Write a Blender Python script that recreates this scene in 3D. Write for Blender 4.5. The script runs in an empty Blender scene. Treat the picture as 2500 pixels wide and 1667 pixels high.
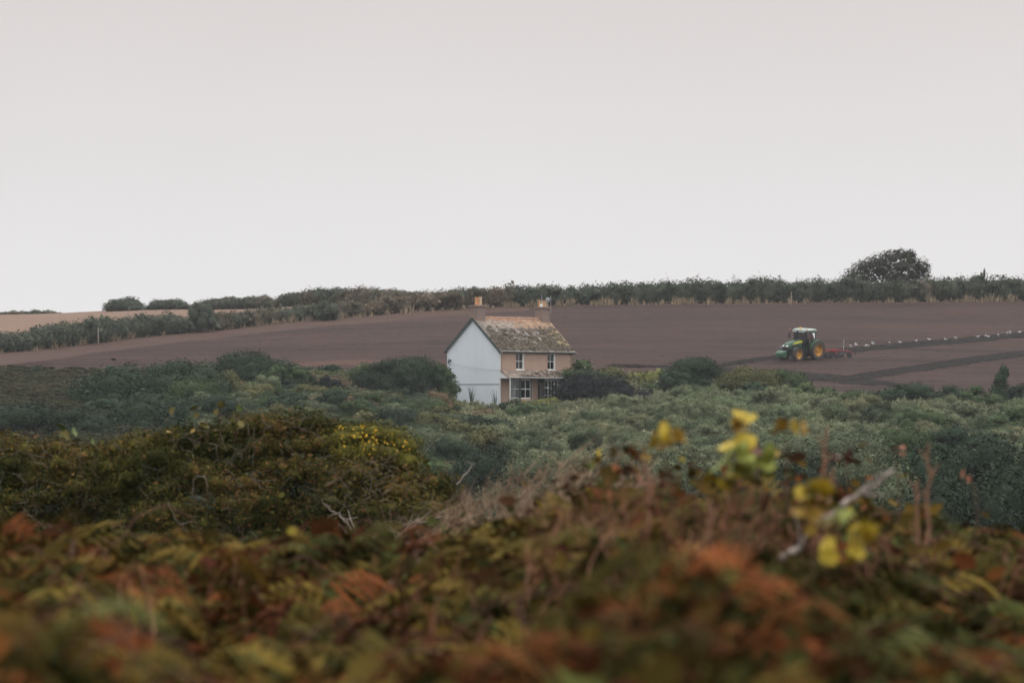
import bpy, math
import numpy as np
from mathutils import Vector, Matrix

# ---------------------------------------------------------------- camera, sky, sun, exposure
scene = bpy.context.scene
COL = scene.collection
F = 10417.0            # focal length in photograph pixels (150 mm on a 36 mm frame, 2500 px wide)
EYE = 1.6
HZN = 1000.0           # photograph row of the true horizon
cam_data = bpy.data.cameras.new("camera")
cam_data.sensor_width = 36.0
cam_data.lens = 150.0
cam_data.shift_y = (HZN - 833.5) / 2500.0
cam_data.clip_start = 0.1
cam_data.clip_end = 20000.0
cam_data.dof.use_dof = True
cam_data.dof.focus_distance = 130.0
cam_data.dof.aperture_fstop = 4.8
cam_data.dof.aperture_blades = 9
camera = bpy.data.objects.new("camera", cam_data)
camera.location = (0, 0, EYE)
camera.rotation_euler = (math.radians(90), 0, 0)
COL.objects.link(camera)
scene.camera = camera

SUN_EL, SUN_AZ = 48.0, 62.0      # azimuth clockwise from +Y (the view direction): high, to the right and behind
world = bpy.data.worlds.new("World")
scene.world = world
world.use_nodes = True
wn, wl = world.node_tree.nodes, world.node_tree.links
wn.clear()
sky = wn.new("ShaderNodeTexSky")
sky.sky_type = 'NISHITA'
sky.sun_disc = False
sky.sun_elevation = math.radians(SUN_EL)
sky.sun_rotation = math.radians(SUN_AZ)
sky.dust_density = 6.0
geo = wn.new("ShaderNodeTexCoord")
sep = wn.new("ShaderNodeSeparateXYZ")
wl.new(geo.outputs["Generated"], sep.inputs[0])
ramp = wn.new("ShaderNodeValToRGB")          # overcast deck: pale at the horizon, a little greyer and warmer above
SKYK = 2.6
_stops = [(0.0, (.865, .855, .862)), (.045, (.80, .783, .784)), (.0955, (.725, .685, .675)), (.20, (.80, .78, .775)), (.5, (1.45, 1.45, 1.46)), (1.0, (2.25, 2.25, 2.27))]
for _i, (_p, _c) in enumerate(_stops):      # overcast: pale at the horizon, brightening smoothly towards the zenith
    _e = ramp.color_ramp.elements[_i] if _i < 2 else ramp.color_ramp.elements.new(_p)
    _e.position = _p
    _e.color = (*[c / SKYK for c in _c], 1)
wl.new(sep.outputs["Z"], ramp.inputs[0])
wnoise = wn.new("ShaderNodeTexNoise")
wnoise.inputs["Scale"].default_value = 11.0
wnoise.inputs["Detail"].default_value = 2.0
wl.new(geo.outputs["Generated"], wnoise.inputs["Vector"])
wmap = wn.new("ShaderNodeMapRange")
wmap.inputs["To Min"].default_value = 9.7 * SKYK
wmap.inputs["To Max"].default_value = 10.3 * SKYK
wl.new(wnoise.outputs["Fac"], wmap.inputs["Value"])
wmul = wn.new("ShaderNodeVectorMath"); wmul.operation = 'SCALE'
wl.new(ramp.outputs[0], wmul.inputs[0]); wl.new(wmap.outputs[0], wmul.inputs["Scale"])
wmix = wn.new("ShaderNodeMixRGB")
wmix.inputs[0].default_value = 0.975
wl.new(sky.outputs[0], wmix.inputs[1]); wl.new(wmul.outputs[0], wmix.inputs[2])
bg = wn.new("ShaderNodeBackground")
bg.inputs["Strength"].default_value = 0.1
out = wn.new("ShaderNodeOutputWorld")
wl.new(wmix.outputs[0], bg.inputs[0]); wl.new(bg.outputs[0], out.inputs[0])

sun_data = bpy.data.lights.new("sun", 'SUN')
sun_data.energy = 1.1
sun_data.angle = math.radians(16)
sun_data.color = (1.0, 0.95, 0.88)
sun = bpy.data.objects.new("sun", sun_data)
_az, _el = math.radians(SUN_AZ), math.radians(SUN_EL)
_dir = Vector((math.sin(_az) * math.cos(_el), math.cos(_az) * math.cos(_el), math.sin(_el)))
sun.rotation_euler = _dir.to_track_quat('Z', 'Y').to_euler()
sun.location = (60, 200, 120)
COL.objects.link(sun)

scene.view_settings.view_transform = 'Standard'
scene.view_settings.look = 'None'
scene.view_settings.exposure = 0.0
scene.view_settings.gamma = 1.0
scene.view_settings.use_curve_mapping = False
scene.render.engine = 'CYCLES'
scene.cycles.use_denoising = True
scene.cycles.max_bounces = 6
scene.cycles.diffuse_bounces = 3
scene.cycles.glossy_bounces = 2
scene.cycles.transparent_max_bounces = 6
scene.cycles.volume_bounces = 0

# ---------------------------------------------------------------- helpers
def rng(seed):
    return np.random.default_rng(seed)

def at(px, v, d):
    """World point seen at photograph pixel (px, v), d metres away."""
    return np.array([(px - 1250.0) * d / F, d, EYE + (HZN - v) * d / F])

def snoise(p, scale=1.0, seed=0, octaves=3):
    """Smooth pseudo noise in about [-1, 1] for an (N, k) array."""
    p = np.asarray(p, float) * scale
    r = rng(9000 + seed)
    tot, amp, norm = np.zeros(len(p)), 1.0, 0.0
    for o in range(octaves):
        acc = np.zeros(len(p))
        for k in range(5):
            w = r.normal(size=p.shape[1]); w /= np.linalg.norm(w)
            w2 = r.normal(size=p.shape[1]); w2 /= np.linalg.norm(w2)
            acc += np.sin(p @ w * r.uniform(.7, 1.5) * 2 + r.uniform(0, 7) + 1.3 * np.sin(p @ w2 * 1.7 + r.uniform(0, 7)))
        tot += amp * acc / 2.6
        norm += amp
        amp *= .5
        p = p * 2.1
    return tot / norm

MATS = {}
def new_mat(name):
    m = bpy.data.materials.new(name)
    m.use_nodes = True
    MATS[name] = m
    return m, m.node_tree.nodes, m.node_tree.links, m.node_tree.nodes["Principled BSDF"]

def mat_plain(name, col, rough=.6, spec=.3, metal=0., noise=.12, nscale=6., bump=0.):
    m, n, l, b = new_mat(name)
    b.inputs["Roughness"].default_value = rough
    b.inputs["Specular IOR Level"].default_value = spec
    b.inputs["Metallic"].default_value = metal
    tc = n.new("ShaderNodeTexCoord")
    nz = n.new("ShaderNodeTexNoise")
    nz.inputs["Scale"].default_value = nscale
    nz.inputs["Detail"].default_value = 5
    l.new(tc.outputs["Object"], nz.inputs["Vector"])
    mr = n.new("ShaderNodeMapRange")
    mr.inputs["From Min"].default_value = .25; mr.inputs["From Max"].default_value = .75
    mr.inputs["To Min"].default_value = 1 - noise; mr.inputs["To Max"].default_value = 1 + noise
    l.new(nz.outputs["Fac"], mr.inputs["Value"])
    sc = n.new("ShaderNodeVectorMath"); sc.operation = 'SCALE'
    sc.inputs[0].default_value = col
    l.new(mr.outputs[0], sc.inputs["Scale"])
    l.new(sc.outputs[0], b.inputs["Base Color"])
    if bump:
        bp = n.new("ShaderNodeBump")
        bp.inputs["Strength"].default_value = bump; bp.inputs["Distance"].default_value = .02
        l.new(nz.outputs["Fac"], bp.inputs["Height"]); l.new(bp.outputs[0], b.inputs["Normal"])
    return m

def mat_tint(name, rough=.55, spec=.25, objcol=False, inst=False, translucent=.0, nscale=0):
    """Colour from the mesh's own per-leaf attribute, times the object colour or the instance colour."""
    m, n, l, b = new_mat(name)
    b.inputs["Roughness"].default_value = rough
    b.inputs["Specular IOR Level"].default_value = spec
    a = n.new("ShaderNodeAttribute"); a.attribute_name = "tint"
    col = a.outputs["Color"]
    if objcol:
        oi = n.new("ShaderNodeObjectInfo")
        mx = n.new("ShaderNodeVectorMath"); mx.operation = 'MULTIPLY'
        l.new(col, mx.inputs[0]); l.new(oi.outputs["Color"], mx.inputs[1]); col = mx.outputs[0]
    if inst:
        ia = n.new("ShaderNodeAttribute"); ia.attribute_type = 'INSTANCER'; ia.attribute_name = "icol"
        mx = n.new("ShaderNodeVectorMath"); mx.operation = 'MULTIPLY'
        l.new(col, mx.inputs[0]); l.new(ia.outputs["Color"], mx.inputs[1]); col = mx.outputs[0]
    l.new(col, b.inputs["Base Color"])
    if translucent:
        tr = n.new("ShaderNodeBsdfTranslucent"); l.new(col, tr.inputs["Color"])
        ms = n.new("ShaderNodeMixShader"); ms.inputs[0].default_value = translucent
        o = n["Material Output"]
        l.new(b.outputs[0], ms.inputs[1]); l.new(tr.outputs[0], ms.inputs[2]); l.new(ms.outputs[0], o.inputs["Surface"])
    return m

class MB:
    """Collects shapes, builds ONE mesh."""
    def __init__(s):
        s.v, s.f, s.m, s.t, s.n = [], [], [], [], 0
    def add(s, verts, faces, mi=0, tint=None):
        verts = np.asarray(verts, float)
        s.v.append(verts)
        s.f += [tuple(int(i) + s.n for i in f) for f in faces]
        s.m += [mi] * len(faces)
        s.t.append(np.tile(np.array(tint if tint is not None else (1, 1, 1), float), (len(verts), 1)))
        s.n += len(verts)
        return s
    def box(s, x0, x1, y0, y1, z0, z1, mi=0, tint=None, bev=0.):
        if bev:
            return s.bevbox(x0, x1, y0, y1, z0, z1, bev, mi, tint)
        v = [(x, y, z) for z in (z0, z1) for y in (y0, y1) for x in (x0, x1)]
        return s.add(v, [(0, 2, 3, 1), (4, 5, 7, 6), (0, 1, 5, 4), (2, 6, 7, 3), (0, 4, 6, 2), (1, 3, 7, 5)], mi, tint)
    def bevbox(s, x0, x1, y0, y1, z0, z1, r, mi=0, tint=None):
        return s.prism([(x0 + r, z0), (x1 - r, z0), (x1, z0 + r), (x1, z1 - r), (x1 - r, z1), (x0 + r, z1), (x0, z1 - r), (x0, z0 + r)], y0, y1, mi, tint)
    def prism(s, prof, y0, y1, mi=0, tint=None):
        """Profile in (x, z) extruded along y."""
        k = len(prof)
        v = [(x, y0, z) for x, z in prof] + [(x, y1, z) for x, z in prof]
        f = [(i, (i + 1) % k, k + (i + 1) % k, k + i) for i in range(k)] + [tuple(range(k - 1, -1, -1)), tuple(range(k, 2 * k))]
        return s.add(v, f, mi, tint)
    def loft(s, rings, mi=0, tint=None, cap=True):
        k = len(rings[0]); v = [p for r in rings for p in r]; f = []
        for i in range(len(rings) - 1):
            for j in range(k):
                f.append((i * k + j, i * k + (j + 1) % k, (i + 1) * k + (j + 1) % k, (i + 1) * k + j))
        if cap:
            f.append(tuple(range(k - 1, -1, -1))); f.append(tuple(range((len(rings) - 1) * k, len(rings) * k)))
        return s.add(v, f, mi, tint)
    def tube(s, pts, radii, n=6, mi=0, tint=None):
        pts = np.asarray(pts, float)
        if np.isscalar(radii): radii = [radii] * len(pts)
        rings = []
        for i, p in enumerate(pts):
            t = pts[min(i + 1, len(pts) - 1)] - pts[max(i - 1, 0)]
            t = t / (np.linalg.norm(t) + 1e-9)
            u = np.cross(t, (0, 0, 1.) if abs(t[2]) < .9 else (1., 0, 0)); u /= np.linalg.norm(u)
            w = np.cross(t, u)
            rings.append([p + radii[i] * (math.cos(a) * u + math.sin(a) * w) for a in np.linspace(0, 2 * math.pi, n, endpoint=False)])
        return s.loft(rings, mi, tint)
    def lathe_y(s, prof, cx, cz, n=28, mi=0, tint=None, closed=True):
        """Profile of (radius, y) turned about an axis along y through (cx, cz)."""
        rings = [[(cx + r * math.cos(a), y, cz + r * math.sin(a)) for a in np.linspace(0, 2 * math.pi, n, endpoint=False)] for r, y in prof]
        return s.loft(rings, mi, tint, cap=not closed)
    def lathe_z(s, prof, cx, cy, n=14, mi=0, tint=None):
        rings = [[(cx + r * math.cos(a), cy + r * math.sin(a), z) for a in np.linspace(0, 2 * math.pi, n, endpoint=False)] for r, z in prof]
        return s.loft(rings, mi, tint)
    def build(s, name, mats, parent=None, smooth=False):
        me = bpy.data.meshes.new(name)
        v = np.concatenate(s.v) if s.v else np.zeros((0, 3))
        me.from_pydata(v.tolist(), [], s.f)
        if not isinstance(mats, (list, tuple)): mats = [mats]
        for m in mats: me.materials.append(m)
        me.polygons.foreach_set("material_index", s.m)
        a = me.attributes.new("tint", 'FLOAT_COLOR', 'POINT')
        t = np.ones((len(v), 4)); t[:, :3] = np.concatenate(s.t)
        a.data.foreach_set("color", t.ravel())
        if smooth: me.polygons.foreach_set("use_smooth", [True] * len(me.polygons))
        me.update()
        return link(name, me, parent)

def link(name, data, parent=None):
    o = bpy.data.objects.new(name, data)
    COL.objects.link(o)
    if parent is not None: o.parent = parent
    return o

def tag(o, label=None, cat=None, group=None, kind=None):
    if label: o["label"] = label
    if cat: o["category"] = cat
    if group: o["group"] = group
    if kind: o["kind"] = kind
    return o

def thing(name, label, cat, loc=(0, 0, 0), rz=0., group=None):
    o = link(name, None)
    o.location = loc; o.rotation_euler = (0, 0, rz)
    o.empty_display_size = .2
    return tag(o, label, cat, group)

def np_mesh(name, verts, faces, tints=None, mats=(), mi=None, smooth=False):
    """faces: (N, k) int array, one polygon size."""
    me = bpy.data.meshes.new(name)
    verts = np.asarray(verts, np.float32); faces = np.asarray(faces, np.int32)
    me.vertices.add(len(verts)); me.vertices.foreach_set("co", verts.ravel())
    k = faces.shape[1]
    me.loops.add(faces.size); me.loops.foreach_set("vertex_index", faces.ravel())
    me.polygons.add(len(faces))
    me.polygons.foreach_set("loop_start", np.arange(0, faces.size, k, dtype=np.int32))
    for m in mats: me.materials.append(m)
    if mi is not None: me.polygons.foreach_set("material_index", np.asarray(mi, np.int32))
    if smooth: me.polygons.foreach_set("use_smooth", np.ones(len(faces), bool))
    if tints is not None:
        a = me.attributes.new("tint", 'FLOAT_COLOR', 'POINT')
        t = np.ones((len(verts), 4), np.float32); t[:, :3] = tints
        a.data.foreach_set("color", t.ravel())
    me.update(calc_edges=True)
    return me

def frames(nrm, r, spin=None):
    """Tangent frames for an (N,3) array of normals."""
    nrm = nrm / (np.linalg.norm(nrm, axis=1, keepdims=True) + 1e-9)
    a = r.normal(size=nrm.shape)
    u = np.cross(nrm, a); u /= (np.linalg.norm(u, axis=1, keepdims=True) + 1e-9)
    w = np.cross(nrm, u)
    return u, w, nrm

LEAF_QUAD = (np.array([[0, -.5, 0], [.3, 0, .06], [0, .5, 0], [-.3, 0, .06]]), np.array([[0, 1, 2, 3]]))
LEAF_BROAD = (np.array([[0, -.5, 0], [0, .02, -.05], [0, .52, -.02], [-.3, -.25, .06], [-.3, .2, .05], [.3, -.25, .06], [.3, .2, .05]]),
              np.array([[0, 1, 4, 3], [1, 2, 2, 4], [0, 5, 6, 1], [1, 6, 2, 2]]))

def leaves(pos, nrm, size, tints, r, shape='quad'):
    """Arrays of leaf faces. Returns verts, faces, tints."""
    u, w, n = frames(nrm, r)
    if shape == 'quad':
        T, Fc = LEAF_QUAD
    else:
        T = np.array([[0, -.5, 0], [0, .02, -.07], [0, .52, -.02], [-.33, -.22, .05], [-.3, .22, .05], [.33, -.22, .05], [.3, .22, .05]])
        Fc = np.array([[0, 1, 3], [1, 4, 3], [1, 2, 4], [0, 5, 1], [5, 6, 1], [1, 6, 2]])
    s = np.asarray(size).reshape(-1, 1, 1)
    v = pos[:, None, :] + s * (T[None, :, 0:1] * u[:, None, :] + T[None, :, 1:2] * w[:, None, :] + T[None, :, 2:3] * n[:, None, :])
    k = len(T)
    f = (np.arange(len(pos)) * k)[:, None, None] + Fc[None]
    return v.reshape(-1, 3), f.reshape(-1, Fc.shape[1]), np.repeat(tints, k, axis=0)

# ---------------------------------------------------------------- the lie of the land
PXC = np.array([-800, 0, 500, 850, 1080, 1250, 1420, 1700, 2100, 2500, 3300], float)
def _v(y, vals): return [(HZN - v) * y / F for v in vals]
LAND = [
    (-40, [-1.6] * 11), (18, [-1.6] * 11), (30, [-1.75] * 11), (45, [-1.95] * 11), (60, [-3.1] * 11), (100, [-6.5] * 11),
    (150, [-8.4] * 11), (180, [-8.2] * 11),
    (220, [-5.8, -5.8, -6.3, -6.9, -7.3, -7.5, -7.5, -7.4, -7.8, -8.2, -8.2]),
    (260, [-3.6, -3.6, -4.4, -5.1, -5.8, -6.0, -5.9, -5.4, -6.2, -6.6, -6.6]),
    (300, [-1, -1, -1.9, -2.8, -3.7, -4.0, -3.7, -2.9, -3.6, -4.1, -4.1]),
    (340, _v(340, [960, 960, 985, 1005, 1035, 1050, 1035, 1014, 1042, 1056, 1056])),
    (364, _v(364, [924, 924, 942, 955, 1005, 1016, 996, 972, 988, 992, 992])),
    (372, _v(372, [914, 914, 930, 938, 985, 1000, 972, 955, 968, 972, 972])),
    (387, _v(387, [901, 897, 904, 907, 935, 950, 932, 922, 930, 936, 936])),
    (408, _v(408, [882, 880, 882, 878, 876, 876, 877, 878, 879, 884, 884])),
    (430, _v(430, [862, 860, 850, 838, 833, 830, 831, 832, 838, 846, 846])),
    (470, _v(470, [825, 825, 799, 786, 776, 772, 770, 768, 770, 772, 772])),
    (490, _v(490, [812, 812, 782, 766, 754, 747, 744, 742, 738, 735, 735])),
    (530, _v(530, [792, 791, 762, 742, 737, 735, 733, 730, 727, 722, 722])),
    (600, _v(600, [766, 767, 750, 745, 744, 744, 744, 744, 742, 740, 740])),
]
_last = LAND[-1][1]
LAND += [(680, _last), (1200, [d * .8 for d in _last]), (9000, [d * .3 for d in _last])]
_ys = np.concatenate([np.arange(-40, 700, 2.0), np.geomspace(700, 9000, 40)])
_tab = np.array([[np.interp(y, [k[0] for k in LAND], [k[1][c] for k in LAND]) for c in range(11)] for y in _ys])
_m = np.arange(-40, 700, 2.0).size
for _ in range(4):                                                # round the knots off
    _tab[1:_m - 1] = .25 * _tab[:_m - 2] + .5 * _tab[1:_m - 1] + .25 * _tab[2:_m]

def ground(x, y):
    """Height of the land (world z) for arrays x, y."""
    x = np.atleast_1d(np.asarray(x, float)); y = np.atleast_1d(np.asarray(y, float))
    px = np.clip(1250 + F * x / np.maximum(y, 60), -799.9, 3299.9)
    iy = np.clip(np.searchsorted(_ys, y) - 1, 0, len(_ys) - 2)
    ty = np.clip((y - _ys[iy]) / (_ys[iy + 1] - _ys[iy]), 0, 1)
    ic = np.clip(np.searchsorted(PXC, px) - 1, 0, 9)
    tc = (px - PXC[ic]) / (PXC[ic + 1] - PXC[ic])
    tc = tc * tc * (3 - 2 * tc)
    a = _tab[iy, ic] * (1 - tc) + _tab[iy, ic + 1] * tc
    b = _tab[iy + 1, ic] * (1 - tc) + _tab[iy + 1, ic + 1] * tc
    return EYE + a * (1 - ty) + b * ty

def hit(px, v, y0=360., y1=480.):
    """Where the sight line through (px, v) meets the land between y0 and y1."""
    s = (px - 1250) / F
    ys = np.linspace(y0, y1, 600)
    g = ground(s * ys, ys) - (EYE + (HZN - v) * ys / F)
    k = np.argmax(g > 0)
    y = ys[k] if g[k] > 0 else y1
    return s * y, y

B1 = lambda px: np.interp(px, [-800, 0, 500, 850, 1250, 1500, 1700, 2100, 3300], [384, 385, 388, 384, 388, 384, 374, 371, 371])     # scrub / ploughed field
B2 = lambda px: np.interp(px, [-800, 0, 300, 600, 900, 1250, 1700, 2500, 3300], [405, 430, 452, 470, 484, 490, 492, 492, 490])      # foot of the field hedge
HL_P, HL_V = [-800, 0, 220, 430, 640, 850, 1130, 1300], [950, 893, 862, 836, 812, 792, 770, 757]
_hl = [hit(p, v, 380, 489)[1] for p, v in zip(HL_P, HL_V)]
B15 = lambda px: np.where(px < 1300, np.minimum(np.interp(px, HL_P, _hl), B2(px) - 2.5), B2(px) - 2.5)

# ---------------------------------------------------------------- ground materials
def mat_soil(name, c1, c2, c3, rowdir, rough=.95):
    m, n, l, b = new_mat(name)
    b.inputs["Roughness"].default_value = rough; b.inputs["Specular IOR Level"].default_value = .1
    tc = n.new("ShaderNodeTexCoord")
    mp = n.new("ShaderNodeMapping"); mp.inputs["Rotation"].default_value = (0, 0, rowdir)
    mp.inputs["Scale"].default_value = (.03, .55, 1)
    l.new(tc.outputs["Object"], mp.inputs[0])
    n1 = n.new("ShaderNodeTexNoise"); n1.inputs["Scale"].default_value = 1.0; n1.inputs["Detail"].default_value = 6; n1.inputs["Roughness"].default_value = .65
    l.new(mp.outputs[0], n1.inputs["Vector"])
    n2 = n.new("ShaderNodeTexNoise"); n2.inputs["Scale"].default_value = .06; n2.inputs["Detail"].default_value = 4
    l.new(tc.outputs["Object"], n2.inputs["Vector"])
    n3 = n.new("ShaderNodeTexNoise"); n3.inputs["Scale"].default_value = 2.2; n3.inputs["Detail"].default_value = 6
    l.new(tc.outputs["Object"], n3.inputs["Vector"])
    r1 = n.new("ShaderNodeValToRGB")
    r1.color_ramp.elements[0].position = .40; r1.color_ramp.elements[0].color = (*c1, 1)
    r1.color_ramp.elements[1].position = .62; r1.color_ramp.elements[1].color = (*c2, 1)
    l.new(n1.outputs["Fac"], r1.inputs[0])
    r2 = n.new("ShaderNodeMapRange"); r2.inputs["From Min"].default_value = .42; r2.inputs["From Max"].default_value = .68
    r2.inputs["To Max"].default_value = .8
    l.new(n2.outputs["Fac"], r2.inputs["Value"])
    mx = n.new("ShaderNodeMixRGB"); l.new(r2.outputs[0], mx.inputs[0]); l.new(r1.outputs[0], mx.inputs[1]); mx.inputs[2].default_value = (*c3, 1)
    r3 = n.new("ShaderNodeMapRange"); r3.inputs["To Min"].default_value = .72; r3.inputs["To Max"].default_value = 1.28
    l.new(n3.outputs["Fac"], r3.inputs["Value"])
    sc = n.new("ShaderNodeVectorMath"); sc.operation = 'SCALE'
    l.new(mx.outputs[0], sc.inputs[0]); l.new(r3.outputs[0], sc.inputs["Scale"])
    l.new(sc.outputs[0], b.inputs["Base Color"])
    bp = n.new("ShaderNodeBump"); bp.inputs["Strength"].default_value = .6; bp.inputs["Distance"].default_value = .12
    l.new(n3.outputs["Fac"], bp.inputs["Height"]); l.new(bp.outputs[0], b.inputs["Normal"])
    return m

soil = mat_soil("ploughed_soil", (.023, .0135, .0118), (.055, .0318, .0275), (.050, .0272, .0210), math.radians(-8))
soil_red = mat_soil("red_headland_soil", (.056, .032, .026), (.076, .044, .035), (.066, .038, .030), math.radians(-8))
soil_fresh = mat_soil("fresh_turned_soil", (.010, .0075, .007), (.018, .013, .012), (.014, .010, .0095), math.radians(-8))
soil_pale = mat_soil("pale_red_soil", (.074, .041, .034), (.090, .051, .042), (.080, .045, .036), math.radians(-8))
stubble = mat_soil("dry_stubble", (.155, .10, .072), (.19, .125, .09), (.17, .11, .078), math.radians(-8))
turf = mat_soil("rough_turf", (.036, .036, .018), (.055, .048, .026), (.030, .034, .017), 0)

def sheet(name, ya, yb, ny, mat, kind='structure', rough=.0, seed=1, grade=1.0):
    """Sheet of land between two boundary curves ya(px), yb(px)."""
    px = np.concatenate([np.linspace(-2600, -150, 36), np.linspace(-130, 2630, 300), np.linspace(2650, 5100, 36)])
    t = np.linspace(0, 1, ny) ** grade
    Y = ya(px)[None, :] * (1 - t)[:, None] + yb(px)[None, :] * t[:, None]
    W = np.maximum(Y, 60.0)
    X = (px[None, :] - 1250) / F * W
    Z = ground(X.ravel(), Y.ravel())
    if rough:
        edge = np.minimum(t, 1 - t)[:, None] * np.ones_like(X)
        fade = np.clip(edge.ravel() * 20, 0, 1)
        r = rng(seed)
        Z = Z + fade * (rough * r.normal(size=Z.size) + rough * 1.5 * snoise(np.stack([X.ravel(), Y.ravel()], 1), .5, seed))
    V = np.stack([X.ravel(), Y.ravel(), Z], 1)
    nx = len(px)
    i = np.arange(ny - 1)[:, None] * nx + np.arange(nx - 1)[None, :]
    fc = np.stack([i, i + 1, i + nx + 1, i + nx], -1).reshape(-1, 4)
    me = np_mesh(name, V, fc, None, [mat], smooth=True)
    return tag(link(name, me), kind=kind)

cst = lambda y: (lambda px: np.full(len(np.atleast_1d(px)), float(y)))
sheet("ground", cst(-38), B1, 220, turf)
sheet("ploughed_field", B1, B15, 170, soil, rough=.025, seed=3)
sheet("field_headland", B15, B2, 30, soil_red, rough=.02, seed=4)
sheet("stubble_field", B2, cst(640), 60, stubble, rough=.01, seed=5)
sheet("far_land", cst(640), cst(1500), 40, turf, grade=2.5)

def soil_band(name, pts, wid, mat, seed, lift=.07, label=None):
    """Turned soil lying on the field along sight-line points (px, v); wid = widths in metres across the slope."""
    P = np.array([hit(p, v) for p, v in pts]); n = 160
    tt = np.concatenate([[0], np.cumsum(np.linalg.norm(np.diff(P, axis=0), axis=1))]); tt /= tt[-1]
    q = np.linspace(0, 1, n)
    C = np.stack([np.interp(q, tt, P[:, 0]), np.interp(q, tt, P[:, 1])], 1)
    for _ in range(6): C[1:-1] = .25 * C[:-2] + .5 * C[1:-1] + .25 * C[2:]
    T = np.gradient(C, axis=0); T /= np.linalg.norm(T, axis=1, keepdims=True)
    N = np.stack([-T[:, 1], T[:, 0]], 1)
    wd = np.interp(q, np.linspace(0, 1, len(wid)), wid)
    k = 15
    r = rng(seed); V = []
    for j, u in enumerate(np.linspace(-.5, .5, k)):
        jit = snoise(np.stack([q * 40, np.full(n, j * .3)], 1), 1.0, seed) * .10 * (abs(u) > .3)
        xy = C + N * (wd * (u + jit))[:, None]
        z = ground(xy[:, 0], xy[:, 1]) + lift * (1 if abs(u) < .49 else -.6) + (.05 * math.cos(j * math.pi) if abs(u) < .45 else 0) + .025 * r.normal(size=n)
        V.append(np.stack([xy[:, 0], xy[:, 1], z], 1))
    V = np.stack(V, 1).reshape(-1, 3)
    i = np.arange(n - 1)[:, None] * k + np.arange(k - 1)[None, :]
    fc = np.stack([i, i + 1, i + k + 1, i + k], -1).reshape(-1, 4)[:, ::-1]
    o = link(name, np_mesh(name, V, fc, None, [mat], smooth=True))
    return tag(o, label, kind='structure')

soil_band("furrow_strip", [(1735, 897), (1830, 882), (1910, 872), (2060, 858), (2300, 836), (2600, 806)], [1.5, 2.5, 3.6, 4.0, 4.2, 4.5], soil_fresh, 11, label="dark freshly turned strip of soil behind the tractor")
soil_band("furrow_strip", [(2040, 930), (2130, 916), (2290, 893), (2420, 873), (2600, 852)], [3.5, 3.5, 3.5, 4, 4], soil_fresh, 12, label="dark turned strip of soil climbing to the right below the gulls")
soil_band("furrow_strip", [(1490, 893), (1600, 896), (1760, 902), (1900, 911), (2040, 926), (2150, 938), (2230, 944)], [2, 2.5, 3.5, 5, 7, 5, 2], soil_fresh, 13, label="dark turned strip of soil along the lower edge of the field")
soil_band("soil_patch", [(690, 893), (780, 890), (900, 885), (1000, 880)], [5, 8, 8, 3], soil_pale, 14, label="pale reddish strip of bare soil at the lower field edge")

# ---------------------------------------------------------------- foliage
leaf_far = mat_tint("far_foliage", .75, .05, objcol=True, translucent=.12)
leaf_gloss = mat_tint("wet_foliage", .12, 1.0, objcol=True)
leaf_inst = mat_tint("scrub_foliage", .75, .05, inst=True, translucent=.12)
leaf_near = mat_tint("near_foliage", .8, .02, translucent=.12)
bark = mat_plain("bark", (.085, .068, .055), .9, .1, noise=.35, nscale=14, bump=.4)
bark_pale = mat_plain("pale_twigs", (.14, .115, .085), .9, .1, noise=.35, nscale=30)
bark_dead = mat_plain("bleached_wood", (.30, .25, .215), .85, .15, noise=.35, nscale=25, bump=.4)

def sphere_pts(n, r):
    p = r.normal(size=(n, 3)); return p / np.linalg.norm(p, axis=1, keepdims=True)

def ico(n=1):
    t = (1 + 5 ** .5) / 2
    v = [(-1, t, 0), (1, t, 0), (-1, -t, 0), (1, -t, 0), (0, -1, t), (0, 1, t), (0, -1, -t), (0, 1, -t), (t, 0, -1), (t, 0, 1), (-t, 0, -1), (-t, 0, 1)]
    f = [(0, 11, 5), (0, 5, 1), (0, 1, 7), (0, 7, 10), (0, 10, 11), (1, 5, 9), (5, 11, 4), (11, 10, 2), (10, 7, 6), (7, 1, 8),
         (3, 9, 4), (3, 4, 2), (3, 2, 6), (3, 6, 8), (3, 8, 9), (4, 9, 5), (2, 4, 11), (6, 2, 10), (8, 6, 7), (9, 8, 1)]
    v = [np.array(p) / np.linalg.norm(p) for p in v]
    for _ in range(n):
        g, mid = [], {}
        def m(a, b):
            k = (min(a, b), max(a, b))
            if k not in mid:
                p = v[a] + v[b]; v.append(p / np.linalg.norm(p)); mid[k] = len(v) - 1
            return mid[k]
        for a, b, c in f:
            x, y, z = m(a, b), m(b, c), m(c, a); g += [(a, x, z), (b, y, x), (c, z, y), (x, y, z)]
        f = g
    return np.array(v), np.array(f)
ICO_V, ICO_F = ico(1)

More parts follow.
